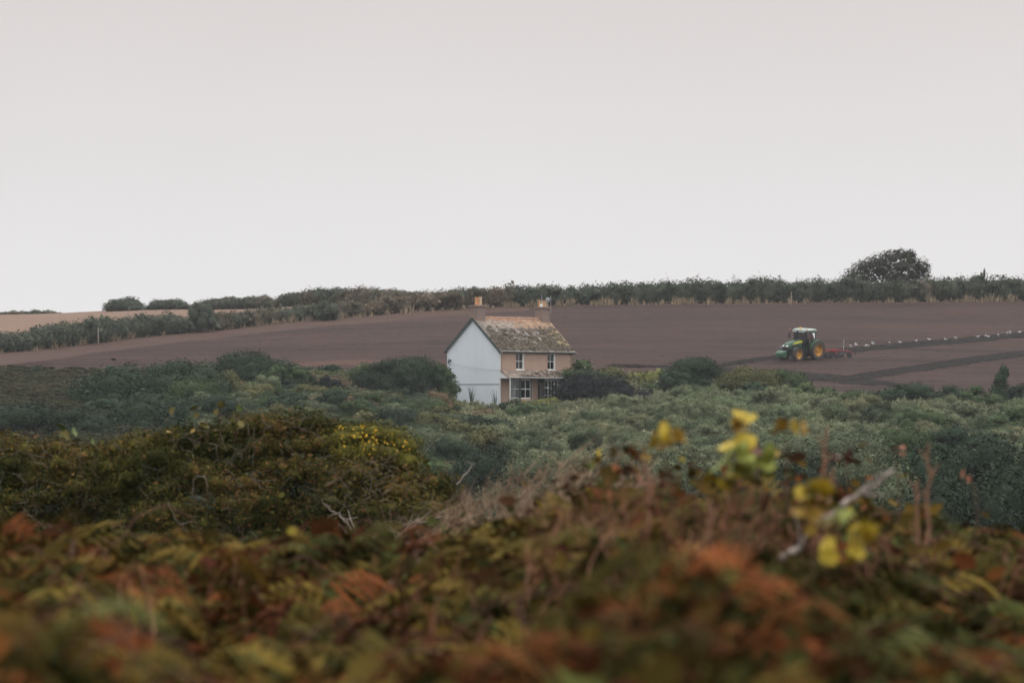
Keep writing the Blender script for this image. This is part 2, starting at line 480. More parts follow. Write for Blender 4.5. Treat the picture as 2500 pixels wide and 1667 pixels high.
def foliage(lobes, per_area, size, r, tint_fn=None, spread=.10, up=.35, shape='quad', core=.8, szvar=.45, wisps=.20, core_tint=1.0, ndev=.48):
    """Leaves over a set of ellipsoid lobes (x,y,z,rx,ry,rz) with a rough inner body of the same leaf colour.
    Returns verts, faces (triangles or quads), tints; cores separately."""
    L = np.asarray(lobes, float)
    P, N = [], []
    for i, (x, y, z, a, b, c) in enumerate(L):
        area = 4 * math.pi * ((a * b) ** 1.6 / 3 + (a * c) ** 1.6 / 3 + (b * c) ** 1.6 / 3) ** (1 / 1.6)
        n = max(8, int(area * per_area))
        d = sphere_pts(n, r)
        rad = 1 + spread * r.normal(size=n) - .06
        far = r.random(n) < wisps
        rad = np.where(far, 1 + np.abs(r.normal(size=n)) * .22, rad)
        # clumpy: push leaves in and out by a noise on the direction
        rad = rad + .16 * snoise(d * 2.2 + i * 3.7, 1.0, i % 17, 2)
        p = d * rad[:, None] * (a, b, c) + (x, y, z)
        keep = np.ones(n, bool)
        for j, (x2, y2, z2, a2, b2, c2) in enumerate(L):
            if j != i and abs(x2 - x) < a + a2 and abs(z2 - z) < c + c2 and abs(y2 - y) < b + b2:
                q = ((p - (x2, y2, z2)) / (a2, b2, c2)); keep &= (q * q).sum(1) > .62
        nn = d / (a, b, c); nn /= np.linalg.norm(nn, axis=1, keepdims=True)
        P.append(p[keep]); N.append(nn[keep])
    P = np.concatenate(P); N = np.concatenate(N)
    N = N + r.normal(size=N.shape) * ndev + (0, 0, up)
    sz = size * np.exp(r.normal(size=len(P)) * szvar)
    if tint_fn is None:
        t = np.exp(.28 * r.normal(size=(len(P), 1)) + .25 * snoise(P, 3.0, 5)[:, None]) * np.ones((1, 3))
    else:
        t = tint_fn(P, r)
    v, f, tt = leaves(P, N, sz, t, r, shape)
    if shape == 'quad':
        cv, cf, ct = [], [], []
        o = len(v)
        if core:
            for i, (x, y, z, a, b, c) in enumerate(L):
                k = core * (1 + .14 * snoise(ICO_V * 3 + i, 1.0, 3))
                cv.append(ICO_V * k[:, None] * (a, b, c) + (x, y, z))
                g = np.concatenate([ICO_F, ICO_F[:, 2:3]], 1) + o
                cf.append(g[:, :3]); o += len(ICO_V)
                tc = tint_fn(cv[-1], r) if tint_fn else np.ones((len(ICO_V), 3))
                ct.append(tc * core_tint)
            tri = np.concatenate([f[:, [0, 1, 2]], f[:, [0, 2, 3]]] + cf)
            v = np.concatenate([v] + cv); tt = np.concatenate([tt] + ct)
        else:
            tri = np.concatenate([f[:, [0, 1, 2]], f[:, [0, 2, 3]]])
        return v, tri, tt
    return v, f, tt

def lobes_dome(r, n, flat=1.0, lean=0.):
    """Lobes inside a unit dome: half width .5, height 1, base at z=0."""
    L = [(0, 0, .42, .33, .33, .38)]
    while len(L) < n:
        d = sphere_pts(1, r)[0]
        if d[2] < -.35: continue
        s = r.uniform(.10, .22)
        k = 1 - s * 1.1 + r.uniform(-.06, .06)
        x, y, z = d[0] * .5 * k, d[1] * .5 * k, .42 + d[2] * .56 * k
        if z < s * .5: z = s * .5
        L.append((x + lean * z, y, z, s * r.uniform(.85, 1.3), s * r.uniform(.85, 1.2), s * r.uniform(.7, 1.15) * 1.2))
    return L

def stem_mesh(name, r, n=5, h=.5, rad=.03, spread=.25):
    b = MB()
    for i in range(n):
        a = r.uniform(0, 6.28); s = r.uniform(.3, 1) * spread
        p = [(r.normal() * .02, r.normal() * .02, -.12)]
        for q in (.33, .66, 1.):
            p.append((math.cos(a) * s * q ** 1.3 + r.normal() * .02, math.sin(a) * s * q ** 1.3 + r.normal() * .02, h * q))
        b.tube(p, [rad, rad * .8, rad * .55, rad * .25], 5)
    o = b.build(name, bark); me = o.data
    bpy.data.objects.remove(o)
    return me

def glint_mesh(name, data, frac, seed):
    """Foliage in which a few leaves are wet and shiny."""
    n = int((data[2].shape[0] - 16 * len(ICO_V)) / 4)          # leaves, then 16 lobe bodies
    shiny = rng(seed).random(n) < frac
    mi = np.zeros(len(data[1]), np.int32); mi[:n] = shiny; mi[n:2 * n] = shiny
    return np_mesh(name, data[0], data[1], data[2], [leaf_far, leaf_gloss], mi)

def leaf_mesh(name, data, mat):
    return np_mesh(name, data[0], data[1], data[2], [mat])

CROWNS, TRUNKS = {}, []
for k in range(6):
    r = rng(100 + k)
    CROWNS["round", k] = leaf_mesh("crown", foliage(lobes_dome(r, 16), 420, .050, r), leaf_far)
    r = rng(120 + k)
    CROWNS["gloss", k] = glint_mesh("crown", foliage(lobes_dome(r, 16), 420, .048, r), .035, 130 + k)
for k in range(3):
    r = rng(140 + k)
    CROWNS["big", k] = leaf_mesh("crown", foliage(lobes_dome(r, 30), 2600, .022, r, core=.68, spread=.10), leaf_far)
    r = rng(160 + k)
    col = [(r.normal() * .10, r.normal() * .1, z, .26 * (1.15 - .75 * z), .26 * (1.15 - .75 * z), .16) for z in np.linspace(.12, .92, 9)]
    CROWNS["tall", k] = leaf_mesh("crown", foliage(col, 500, .05, r), leaf_far)
for k in range(4):
    TRUNKS.append(stem_mesh("trunk", rng(180 + k), 5, .6, .03))

def bush(px, vtop, wpx, d, label, col, kind="round", var=0, base=None, name="bush", cat="bush", sink=.3, depth=1.0, group="bushes and trees in the valley", ymul=1.0):
    x = (px - 1250) * d / F
    g = float(ground(x, d)[0]) if base is None else EYE + (HZN - base) * d / F
    top = EYE + (HZN - vtop) * d / F
    w = wpx * d / F
    h = max(top - g + sink, w * .62)
    sink = h - (top - g)
    o = thing(name, label, cat, (x, d, g - sink), (var * 1.7) % 6.28, group)
    c = link("crown", CROWNS[kind, var % (3 if kind in ("big", "tall") else 6)], o)
    c.scale = (w, w * depth, h); c.color = (*col, 1)
    t = link("trunk", TRUNKS[var % 4], o); t.scale = (w, w, h)
    return o
DG = (.027, .045, .025); DB = (.025, .037, .023); MG = (.046, .068, .028); OL = (.088, .086, .036)
BR = (.13, .092, .055); PG = (.080, .105, .045); YG = (.12, .125, .036); PU = (.016, .019, .019); GG = (.090, .106, .060)

# ---- bushes and trees one can pick out in the valley: (px, top row, width px, distance, colour, kind, variant, label)
BUSHES = [
    (30, 903, 110, 379, DG, "round", 0, "low dark bush at the left edge below the ploughed field"),
    (95, 896, 80, 380, DB, "round", 1, "small dark bush second from the left edge below the ploughed field"),
    (180, 902, 110, 380, MG, "round", 2, "flat green bush left of the big dark trees, at the field edge"),
    (262, 972, 130, 322, DG, "round", 3, "dark green bush at the left foot of the big dark trees"),
    (330, 902, 230, 334, DG, "big", 0, "largest dark green tree in the group behind the left hawthorn"),
    (430, 884, 190, 338, DG, "big", 1, "dark green tree with the highest crown in the left tree group"),
    (470, 930, 130, 330, MG, "big", 2, "mid green tree at the right end of the left tree group"),
    (400, 968, 230, 310, DG, "big", 0, "wide dark green tree low in front of the left tree group"),
    (170, 1000, 180, 296, DB, "big", 1, "dark bluish tree half behind the far left of the hawthorn hedge"),
    (50, 990, 190, 292, DB, "big", 2, "dark tree in the lower left corner of the valley"),
    (505, 960, 110, 318, GG, "round", 4, "grey green bush between the left tree group and the brown bush"),
    (592, 862, 140, 366, DB, "big", 2, "dark rounded tree standing highest left of the house"),
    (645, 876, 130, 364, DG, "big", 0, "green tree right of the highest dark one on the left"),
    (705, 890, 100, 362, MG, "round", 5, "mid green bush sloping down towards the pale red soil"),
    (672, 918, 80, 355, DB, "round", 0, "narrow dark bush under the green trees left of the house"),
    (545, 912, 70, 352, GG, "round", 1, "grey green bush left of the brown one"),
    (562, 922, 60, 348, BR, "round", 2, "small brown bush in front of the dark trees"),
    (620, 950, 130, 336, OL, "round", 3, "olive bush below the small brown bush"),
    (690, 972, 120, 322, DG, "round", 4, "dark green bush just above the hawthorn top, middle left"),
    (612, 984, 130, 318, GG, "round", 5, "grey green bush above the leafy shoots of the hawthorn"),
    (757, 917, 34, 356, DB, "round", 0, "tiny dark bush left of the gap with pale soil"),
    (800, 918, 60, 358, PU, "round", 1, "small dark purple bush in the gap below the pale red soil"),
    (850, 950, 90, 340, OL, "round", 2, "olive bush in the gap between the two wooded patches"),
    (790, 965, 90, 332, BR, "round", 3, "brown dry bush in the middle of the valley left of the house"),
    (868, 972, 110, 328, BR, "round", 4, "wide brown dry bush above the yellow flowers"),
    (912, 884, 90, 366, MG, "round", 5, "mid green bush at the left end of the dark row beside the house"),
    (945, 880, 110, 362, DB, "big", 1, "dark tree in the row left of the pale gable"),
    (1000, 876, 130, 368, DG, "big", 2, "green tree right behind the dark one beside the gable"),
    (1065, 890, 80, 369, MG, "round", 0, "mid green bush touching the left edge of the gable"),
    (1031, 905, 46, 360, DB, "tall", 0, "narrow dark upright bush left of the gable"),
    (985, 948, 110, 346, DB, "round", 1, "low dark oval bush below the narrow upright one"),
    (930, 958, 80, 340, GG, "round", 2, "grey green bush left of the low dark oval one"),
    (1062, 955, 70, 352, BR, "round", 3, "brown dry bush beside the foot of the gable"),
    (985, 990, 140, 326, GG, "round", 4, "grey green bush above the right end of the yellow flowers"),
    (920, 1000, 120, 316, OL, "round", 5, "olive bush directly above the yellow flowers"),
    (1065, 992, 120, 330, OL, "round", 0, "olive brown bush lower left of the gable"),
    (1110, 980, 110, 356, OL, "round", 1, "pale olive shrub against the lower left of the gable wall"),
    (1160, 990, 90, 352, BR, "round", 2, "brownish shrub under the middle of the gable wall"),
    (1050, 1050, 170, 290, GG, "big", 0, "large grey green bush right of the yellow flowers"),
    (1130, 1030, 150, 300, OL, "round", 4, "olive bush below the gable wall, lower slope"),
    (1185, 1010, 130, 318, DB, "round", 5, "dark bush below the near corner of the house"),
    (1222, 985, 70, 362, DG, "round", 0, "dark bush at the foot of the near corner downpipe"),
    (1262, 975, 90, 364, DG, "round", 1, "dark green bush under the bay window"),
    (1318, 963, 90, 361, YG, "round", 2, "yellow green bush in front of the porch between the bays"),
    (1298, 985, 130, 352, MG, "round", 3, "mid green bush in front of the house, below the yellow green one"),
    (1358, 975, 80, 362, GG, "gloss", 4, "grey green bush below the many paned window"),
    (1395, 965, 70, 366, DG, "round", 5, "dark bush below the small ground floor window"),
    (1450, 915, 150, 366, PU, "big", 0, "very dark bush mass right of the house, under the wires"),
    (1520, 945, 140, 362, PU, "big", 1, "very dark bush further right under the wires"),
    (1432, 880, 110, 378, MG, "gloss", 0, "tall leafy green bush touching the right side of the house"),
    (1500, 900, 110, 379, OL, "gloss", 1, "olive bush behind the dark mass right of the house"),
    (1585, 902, 120, 380, YG, "gloss", 2, "pale glinting bush between the house and the big dark tree"),
    (1640, 902, 90, 379, PG, "gloss", 3, "pale glinting bush touching the left of the big dark tree"),
    (1590, 940, 150, 371, MG, "round", 0, "mid green bush below the pale glinting ones"),
    (1692, 876, 115, 371, DG, "big", 2, "big dark rounded tree left of the tractor, against the soil"),
    (1650, 905, 80, 368, DG, "round", 3, "dark green bush at the left shoulder of the big dark tree"),
    (1755, 932, 80, 366, MG, "gloss", 4, "small green bush in the dip right of the big dark tree"),
    (1835, 900, 120, 367, OL, "big", 0, "olive domed tree below the tractor"),
    (1900, 904, 110, 368, MG, "big", 1, "green tree right of the olive domed one"),
    (1865, 940, 170, 362, DG, "round", 4, "dark green bush at the foot of the olive domed tree"),
    (1965, 938, 100, 363, PG, "gloss", 5, "pale green bush right of the domed trees below the soil"),
    (2030, 948, 110, 360, MG, "gloss", 0, "glinting green bush below the crossing of the dark soil strips"),
    (2095, 955, 100, 358, MG, "gloss", 1, "glinting green bush left of the long dark one, right slope"),
    (2150, 950, 90, 359, DG, "gloss", 2, "dark bush at the left end of the long dark row, right slope"),
    (2225, 938, 130, 360, DG, "gloss", 3, "dark rounded bush in the row below the soil, right slope"),
    (2305, 936, 120, 361, DG, "gloss", 4, "dark bush with glints on top, left of the pointed tree"),
    (2380, 945, 110, 360, MG, "gloss", 5, "green bush at the left foot of the pointed tree"),
    (2448, 898, 80, 366, DG, "tall", 1, "pointed dark tree near the right edge, against the soil"),
    (2495, 938, 90, 364, DB, "round", 1, "dark bush at the right edge beside the pointed tree"),
    (2120, 985, 110, 342, YG, "round", 2, "yellowish bush in the middle of the right slope"),
    (2240, 1000, 150, 330, MG, "round", 3, "mid green bush below the long dark row, right slope"),
    (2370, 985, 150, 336, GG, "round", 4, "grey green bush below the pointed tree"),
    (2470, 1000, 150, 322, MG, "gloss", 5, "green bush at the right edge below the pointed tree"),
    (2010, 1000, 120, 330, OL, "round", 0, "olive bush behind the brown leaf tips, right slope"),
    (2330, 1045, 170, 290, DG, "big", 1, "dark green tree above the darkest trees on the right"),
    (2200, 1050, 150, 286, MG, "big", 2, "mid green tree left of the dark one on the lower right slope"),
    (2070, 1060, 170, 276, GG, "big", 0, "grey green tree behind the yellow leaf sprigs"),
    (2420, 1085, 290, 205, DB, "big", 1, "widest very dark tree at the lower right"),
    (2250, 1105, 220, 200, DG, "big", 2, "dark tree left of the widest one at the lower right"),
    (2490, 1150, 240, 182, DB, "big", 0, "darkest tree at the right edge, lowest in the valley"),
    (2110, 1120, 200, 198, GG, "big", 1, "grey green tree behind the tip of the bleached branch"),
    (1960, 1130, 200, 200, DB, "big", 2, "dark tree behind the largest yellow leaf cluster"),
    (2330, 1180, 240, 172, DB, "big", 0, "very dark tree below the bleached branch tip"),
    (1790, 1140, 200, 206, DG, "big", 1, "dark tree left of the yellow leaf cluster, half hidden by stems"),
    (1640, 1120, 180, 214, GG, "big", 2, "grey green tree behind the dead bracken"),
    (1480, 1130, 180, 216, DG, "big", 0, "dark green tree low behind the left part of the dead bracken"),
    (1300, 1120, 180, 222, GG, "big", 1, "grey green bush low behind the tan dead stalks"),
    (1180, 1105, 170, 226, DB, "big", 2, "dark bush low behind the right end of the hawthorn"),
]
for i, (px, vt, w, d, col, kind, var, lab) in enumerate(BUSHES):
    tree = " tree" in lab
    bush(px, vt, w * (1.3 if kind == 'big' else 1.15), d, lab, col, kind, var, name="tree" if tree else "bush", cat="tree" if tree else "bush",
         sink=.3 if d > 250 else .5)

# ---- the skyline tree above the right hand hedge, shaped by the wind
def skyline_tree():
    d = 495.5
    x0 = (2185 - 1250) * d / F
    g = float(ground(x0, d)[0])
    o = thing("hawthorn_tree", "wind shaped thorn tree standing above the skyline hedge on the right", "tree", (x0, d, g))
    r = rng(77)
    k = d / F
    def loc(px, v): return ((px - 2185) * k, 0, EYE + (HZN - v) * k - g)
    L = []
    for px, v, rx, rz in [(2085, 672, 22, 16), (2105, 655, 22, 15), (2125, 643, 22, 15), (2150, 640, 26, 18), (2150, 662, 34, 22), (2180, 632, 26, 18),
                          (2205, 625, 24, 15), (2222, 633, 15, 16), (2200, 652, 36, 26), (2240, 652, 24, 20), (2255, 660, 16, 16), (2110, 678, 28, 14),
                          (2195, 675, 34, 20), (2235, 676, 26, 14), (2224, 621, 9, 10), (2192, 616, 9, 7), (2170, 624, 9, 8)]:
        a, b, c = loc(px, v)
        L.append((a, r.normal() * .8, c, rx * k, rx * k * 1.2, rz * k))
    data = foliage(L, 46, .19, r, spread=.20, wisps=.40, core=.5)
    c = link("crown", leaf_mesh("crown", data, leaf_far), o); c.color = (.050, .050, .038, 1)
    b = MB()
    for tx, tv in [(2110, 665), (2150, 650), (2195, 640), (2235, 655), (2210, 632)]:
        a, _, cz = loc(tx, tv)
        b.tube([(.2, 0, -.4), (.25 + a * .15, .1, 1.2), (a * .6, r.normal() * .4, 1.2 + (cz - 1.2) * .55), (a, r.normal() * .6, cz)], [.20, .16, .10, .04], 7)
    b.build("trunk", bark, o)
skyline_tree()

# ---- hedgerows
def hedge(label, pts, hpx, wid, seed, tint_fn, per=40, leaf=.18, name="hedgerow"):
    """Hedge following (px, distance) points; hpx = heights in photograph pixels at those points."""
    r = rng(seed)
    P = np.array([((p - 1250) * y / F, y) for p, y in pts])
    seg = np.concatenate([[0], np.cumsum(np.linalg.norm(np.diff(P, axis=0), axis=1))])
    n = int(seg[-1] / .8) + 1
    q = np.linspace(.8, seg[-1] - .8, n)
    X, Y = np.interp(q, seg, P[:, 0]), np.interp(q, seg, P[:, 1])
    H = np.interp(q, seg, hpx) * 1.10 * Y / F
    H = H * (1 + .13 * snoise(q[:, None], .55, seed) + .06 * r.normal(size=n))
    H = H * np.clip(.5 + np.minimum(q - .8, seg[-1] - .8 - q) / 3.0, .5, 1)
    G = ground(X, Y)
    L = []
    for i in range(n):
        h = H[i]
        L.append((X[i] + r.normal() * .2, Y[i] + r.normal() * .35, G[i] + h * .44, 1.15, wid * .5, h * .5))
        if r.random() < .8:
            s = r.uniform(.4, .8)
            L.append((X[i] + r.normal() * .4, Y[i] - wid * .2 + r.normal() * .3, G[i] + h * r.uniform(.5, .86) - s * .25, s, s, s * r.uniform(.5, .85)))
    o = thing(name, label, "hedge", (P[0][0], P[0][1], G[0]), group="hedges along the field edges")
    data = foliage(L, per, leaf, r, tint_fn, spread=.11, wisps=.08, up=.3)
    data = (data[0] - np.array([P[0][0], P[0][1], G[0]]), data[1], data[2])
    c = link("foliage", leaf_mesh("foliage", data, leaf_far), o); c.color = (1, 1, 1, 1)
    for i in range(1, n, 6):
        s = link("stem", HEDGE_STEM, o); s.location = (X[i] - P[0][0], Y[i] - P[0][1], G[i] - G[0] - .2); s.scale = (1, 1, H[i] * .7 + .2)
    return o
_hs = MB().tube([(0, 0, 0), (.06, .03, .5), (.02, 0, 1)], [.07, .05, .02], 5).build("stem", bark)
HEDGE_STEM = _hs.data
bpy.data.objects.remove(_hs)

def mix_tint(cols, scale, seed, weights=None):
    cols = np.array(cols)
    def fn(P, r):
        n1 = snoise(P, scale, seed) * 1.15 + .22 * r.normal(size=len(P))
        edges = np.linspace(-.9, .9, len(cols) + 1)[1:-1] if weights is None else np.array(weights)
        idx = np.clip(np.searchsorted(edges, n1), 0, len(cols) - 1)
        return cols[idx] * np.exp(.25 * r.normal(size=(len(P), 1)))
    return fn
HG, HB, HT = (.066, .078, .056), (.105, .088, .062), (.165, .125, .088)  # hedge greens lightened: some distance haze is painted into the leaf colour
HG2 = (.074, .086, .060)
hedge("long dark green hedge on the skyline right of the house", [(1335, 491), (1700, 493), (2100, 493), (2560, 493)], [44, 54, 54, 54], 2.2, 201,
      mix_tint([HG, HG, HG2, HB], .18, 1, [.0, .55, .85]))
hedge("brown and green bracken covered hedge behind the chimneys", [(855, 483), (1000, 487), (1130, 489), (1250, 491), (1405, 491)], [42, 44, 48, 48, 46], 2.4, 202,
      mix_tint([HG, HB, HT, HB, HG], .22, 2))
hedge("mixed hedge left of the chimneys below the stubble strip", [(505, 463), (620, 471), (760, 478), (905, 485)], [36, 36, 36, 40], 2.2, 203,
      mix_tint([HG, HG2, HB, HB, HG], .25, 3))
hedge("dark hedge at the far left below the stubble field", [(-60, 427), (0, 430), (150, 441), (300, 452), (470, 461)], [44, 46, 52, 52, 44], 2.2, 204,
      mix_tint([HG, HG, HG2, HB], .2, 4, [.1, .6, .9]))
hedge("short rounded skyline hedge furthest left, apart from the others", [(262, 590), (345, 582)], [24, 29], 2.6, 205, mix_tint([HG, HG, HG2], .3, 5))
hedge("short skyline hedge second from the left", [(368, 580), (455, 572)], [22, 22], 2.6, 206, mix_tint([HG, HG2, HG], .3, 6))
hedge("low skyline hedge between the second hedge and the house", [(488, 570), (580, 560), (668, 550)], [20, 26, 28], 2.6, 207, mix_tint([HG, HG2, HB], .3, 7))
hedge("skyline hedge running up towards the chimneys", [(676, 550), (800, 535), (900, 524), (1000, 512), (1100, 502)], [28, 33, 38, 34, 20], 2.6, 208, mix_tint([HG, HG, HB, HB], .25, 8))
hedge("thin low line of growth on the far left skyline", [(-60, 604), (140, 601)], [7, 7], 1.0, 209, mix_tint([HB, HG], .5, 9), per=20, leaf=.16)
bush(488, 738, 70, 461, "dark bush filling the gap between the two left hedges", HG, "round", 3, cat="bush", group="bushes on the hedge line")
bush(795, 735, 60, 474, "dark rounded bush bulging from the hedge left of the chimneys", HG, "round", 1, cat="bush", group="bushes on the hedge line")
bush(2398, 661, 26, 493, "small leaning tuft sticking out of the skyline hedge on the right", HG, "tall", 2, cat="bush", group="bushes on the hedge line")

# ---- fence posts showing in the hedge foot
post_mat = mat_plain("weathered_post", (.33, .28, .23), .9, .1, noise=.3)
for px, v, y, lab in [(240, 800, 444, "thin pale fence post in the left hedge"), (1932, 712, 488, "thin pale fence post in the hedge above the tractor")]:
    p = at(px, v, y); g = float(ground(p[0], y)[0])
    o = MB().prism([(-.05, -.3), (.05, -.3), (.05, p[2] - g - .05), (0, p[2] - g + .05), (-.05, p[2] - g - .05)], -.05, .05).build("fence_post", post_mat)
    o.location = (p[0], y, g); tag(o, lab, "post", "posts along the hedge")

# ---- dry grass along the hedge foot
dry = mat_tint("dry_grass_blades", .8, .1, translucent=.2)
def grass(name, label, P, h, wid, cols, seed, lean=.25, kind="stuff"):
    r = rng(seed); n = len(P)
    a = r.uniform(0, 6.28, n); u = np.stack([np.cos(a), np.sin(a), np.zeros(n)], 1)
    tip = P + np.stack([r.normal(size=n) * lean * h, r.normal(size=n) * lean * h, h], 1)
    mid = P + (tip - P) * .55 + np.stack([r.normal(size=n) * .05 * h, np.zeros(n), np.zeros(n)], 1)
    w = np.asarray(wid).reshape(-1, 1) * np.ones((n, 1))
    V = np.stack([P - u * w, P + u * w, mid + u * w * .8, mid - u * w * .8, tip], 1).reshape(-1, 3)
    i = np.arange(n)[:, None] * 5
    fc = np.concatenate([i + [0, 1, 2], i + [0, 2, 3], i + [3, 2, 4]])
    o = link(name, np_mesh(name, V, fc, np.repeat(cols, 5, axis=0), [dry]))
    return tag(o, label, "grass", kind=kind)
def verge(label, px0, px1, boff, n, seed, hmax):
    r = rng(seed)
    px = r.uniform(px0, px1, n)
    c = snoise(px[:, None], .035, seed) + .5 * snoise(px[:, None], .15, seed + 1)
    keep = r.random(n) < np.clip(.30 + .95 * c, .03, 1); px = px[keep]; c = c[keep]
    y = B2(px) - boff - np.abs(r.normal(size=len(px))) * .7
    x = (px - 1250) * y / F
    P = np.stack([x, y, ground(x, y) - .03], 1)
    h = np.clip(.35 + .55 * c, .12, 1) * hmax * r.uniform(.5, 1.1, len(px))
    cols = np.array([(.25, .195, .13)]) * np.exp(.4 * r.normal(size=(len(px), 1))) * np.where(r.random((len(px), 1)) < .25, .55, 1)
    return grass("dry_grass", label, P, h, .035, cols, seed)
verge("tall dry tan grass along the foot of the right skyline hedge", 1380, 2600, 1.3, 7000, 301, 1.35)
verge("dry tan grass along the foot of the left field hedge", -60, 1380, 1.3, 7000, 302, 1.2)

# ---- scrub covering the valley sides: too dense to count
def scatter(name, label, pts, scale, cols, variants, seed, cat="scrub"):
    """One stuff object: shrub shapes set out on points by geometry nodes."""
    r = rng(seed); n = len(pts)
    me = bpy.data.meshes.new(name)
    me.vertices.add(n); me.vertices.foreach_set("co", np.asarray(pts, np.float32).ravel())
    def attr(nm, ty, arr, key):
        a = me.attributes.new(nm, ty, 'POINT'); a.data.foreach_set(key, np.asarray(arr).ravel())
    attr("iscale", 'FLOAT_VECTOR', np.asarray(scale, np.float32), "vector")
    attr("irot", 'FLOAT_VECTOR', np.stack([np.zeros(n), np.zeros(n), r.uniform(0, 6.28, n)], 1).astype(np.float32), "vector")
    attr("icol", 'FLOAT_COLOR', np.concatenate([cols, np.ones((n, 1))], 1).astype(np.float32), "color")
    attr("ivar", 'INT', r.integers(0, len(variants), n).astype(np.int32), "value")
    o = link(name, me)
    ng = bpy.data.node_groups.new(name, 'GeometryNodeTree')
    ng.interface.new_socket("Geometry", in_out='INPUT', socket_type='NodeSocketGeometry')
    ng.interface.new_socket("Geometry", in_out='OUTPUT', socket_type='NodeSocketGeometry')
    gi, go = ng.nodes.new("NodeGroupInput"), ng.nodes.new("NodeGroupOutput")
    join = ng.nodes.new("GeometryNodeJoinGeometry")
    def named(nm, ty):
        x = ng.nodes.new("GeometryNodeInputNamedAttribute"); x.data_type = ty; x.inputs["Name"].default_value = nm; return x
    rot, scl, var = named("irot", 'FLOAT_VECTOR'), named("iscale", 'FLOAT_VECTOR'), named("ivar", 'INT')
    for k, vo in enumerate(variants):
        oi = ng.nodes.new("GeometryNodeObjectInfo"); oi.inputs["Object"].default_value = vo; oi.inputs["As Instance"].default_value = True
        cmp = ng.nodes.new("FunctionNodeCompare"); cmp.data_type = 'INT'; cmp.operation = 'EQUAL'
        ng.links.new(var.outputs[0], cmp.inputs[2]); cmp.inputs[3].default_value = k
        ip = ng.nodes.new("GeometryNodeInstanceOnPoints")
        ng.links.new(gi.outputs[0], ip.inputs["Points"]); ng.links.new(cmp.outputs[0], ip.inputs["Selection"])
        ng.links.new(oi.outputs["Geometry"], ip.inputs["Instance"])
        ng.links.new(rot.outputs[0], ip.inputs["Rotation"]); ng.links.new(scl.outputs[0], ip.inputs["Scale"])
        ng.links.new(ip.outputs[0], join.inputs[0])
    ng.links.new(join.outputs[0], go.inputs[0])
    md = o.modifiers.new("scatter", 'NODES'); md.node_group = ng
    return tag(o, label, cat, kind="stuff")

SHRUBS = []
for k in range(5):
    r = rng(400 + k)
    me = leaf_mesh("shrub", foliage(lobes_dome(r, 9), 240, .075, r, spread=.14, wisps=.2), leaf_inst)
    SHRUBS.append(bpy.data.objects.new("shrub", me))
FINE = []
for k in range(4):
    r = rng(440 + k)
    me = leaf_mesh("shrub", foliage(lobes_dome(r, 14), 1500, .028, r, spread=.14, wisps=.2), leaf_inst)
    FINE.append(bpy.data.objects.new("shrub", me))
SPIKES = []                                        # upright leafy growth
for k in range(4):
    r = rng(420 + k)
    L = []
    for j in range(11):
        a, q = r.uniform(0, 6.28), r.uniform(0, .42)
        L.append((math.cos(a) * q, math.sin(a) * q, r.uniform(.35, .6), .12, .12, r.uniform(.25, .42)))
    me = leaf_mesh("shrub", foliage(L, 260, .07, r, spread=.16, wisps=.25, up=.1), leaf_inst)
    SPIKES.append(bpy.data.objects.new("shrub", me))

def scrub_field(name, label, px0, px1, y0, y1, n, wmin, wmax, hmul, cols, scale, variants, seed, mask=None):
    r = rng(seed)
    y = np.sqrt(r.uniform(y0 ** 2, y1 ** 2, n)); px = r.uniform(px0, px1, n)
    keep = y < B1(px) - 1.0
    hx, hy = (px - 1232) * y / F, y
    house = (px > 1075) & (px < 1430) & (y > 369.0)                  # nothing inside the house
    keep &= ~house
    if mask is not None: keep &= mask(px, y)
    px, y = px[keep], y[keep]; n = len(px)
    x = (px - 1250) * y / F
    w = r.uniform(wmin, wmax, n) * (1 + .25 * snoise(np.stack([x, y], 1), .12, seed))
    P = np.stack([x, y, ground(x, y) - .15], 1)
    cols = np.array(cols)
    n1 = snoise(np.stack([x, y], 1), scale, seed + 1) + .35 * r.normal(size=n)
    idx = np.clip(((n1 + 1.0) / 2 * len(cols)).astype(int), 0, len(cols) - 1)
    c = cols[idx] * np.exp(.16 * r.normal(size=(n, 1)))
    return scatter(name, label, P, np.stack([w, w, w * hmul * r.uniform(.75, 1.25, n)], 1), c, variants, seed)

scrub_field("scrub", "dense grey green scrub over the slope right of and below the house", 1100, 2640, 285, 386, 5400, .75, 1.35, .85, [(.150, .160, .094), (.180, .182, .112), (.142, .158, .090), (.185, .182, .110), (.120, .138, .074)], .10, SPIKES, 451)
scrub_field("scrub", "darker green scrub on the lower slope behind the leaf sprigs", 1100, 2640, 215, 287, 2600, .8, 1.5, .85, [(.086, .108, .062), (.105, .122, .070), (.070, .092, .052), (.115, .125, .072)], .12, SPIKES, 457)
scrub_field("scrub", "larger rounded shrubs scattered through the green slope below the house", 1120, 2640, 225, 352, 800, 1.5, 3.0, .72, [(.078, .100, .050), (.10, .122, .066), (.125, .138, .078), (.066, .084, .044), (.11, .126, .070), (.13, .13, .070)], .12, FINE, 455, mask=lambda px, y: ~((px > 1040) & (px < 1470) & (y > 325)))
scrub_field("scrub", "mixed green and brown scrub left of the house", 480, 1120, 250, 388, 5000, .8, 1.6, .60, [DG, (.07, .085, .05), MG, OL, (.09, .095, .055), (.10, .082, .052), BR], .16, SHRUBS, 452)
scrub_field("scrub", "larger rounded shrubs of mixed greens among the scrub left of the house", 480, 1090, 255, 372, 520, 1.6, 3.2, .66, [DG, MG, (.07, .085, .05), DB, OL, GG], .2, FINE, 456, mask=lambda px, y: y < 346)
scrub_field("scrub", "low olive tussocks on the grassy bank at the far left", -120, 480, 270, 386, 6000, .5, 1.2, .35, [(.036, .042, .019), (.044, .042, .020), (.050, .043, .023), (.031, .037, .019)], .2, SHRUBS, 453)
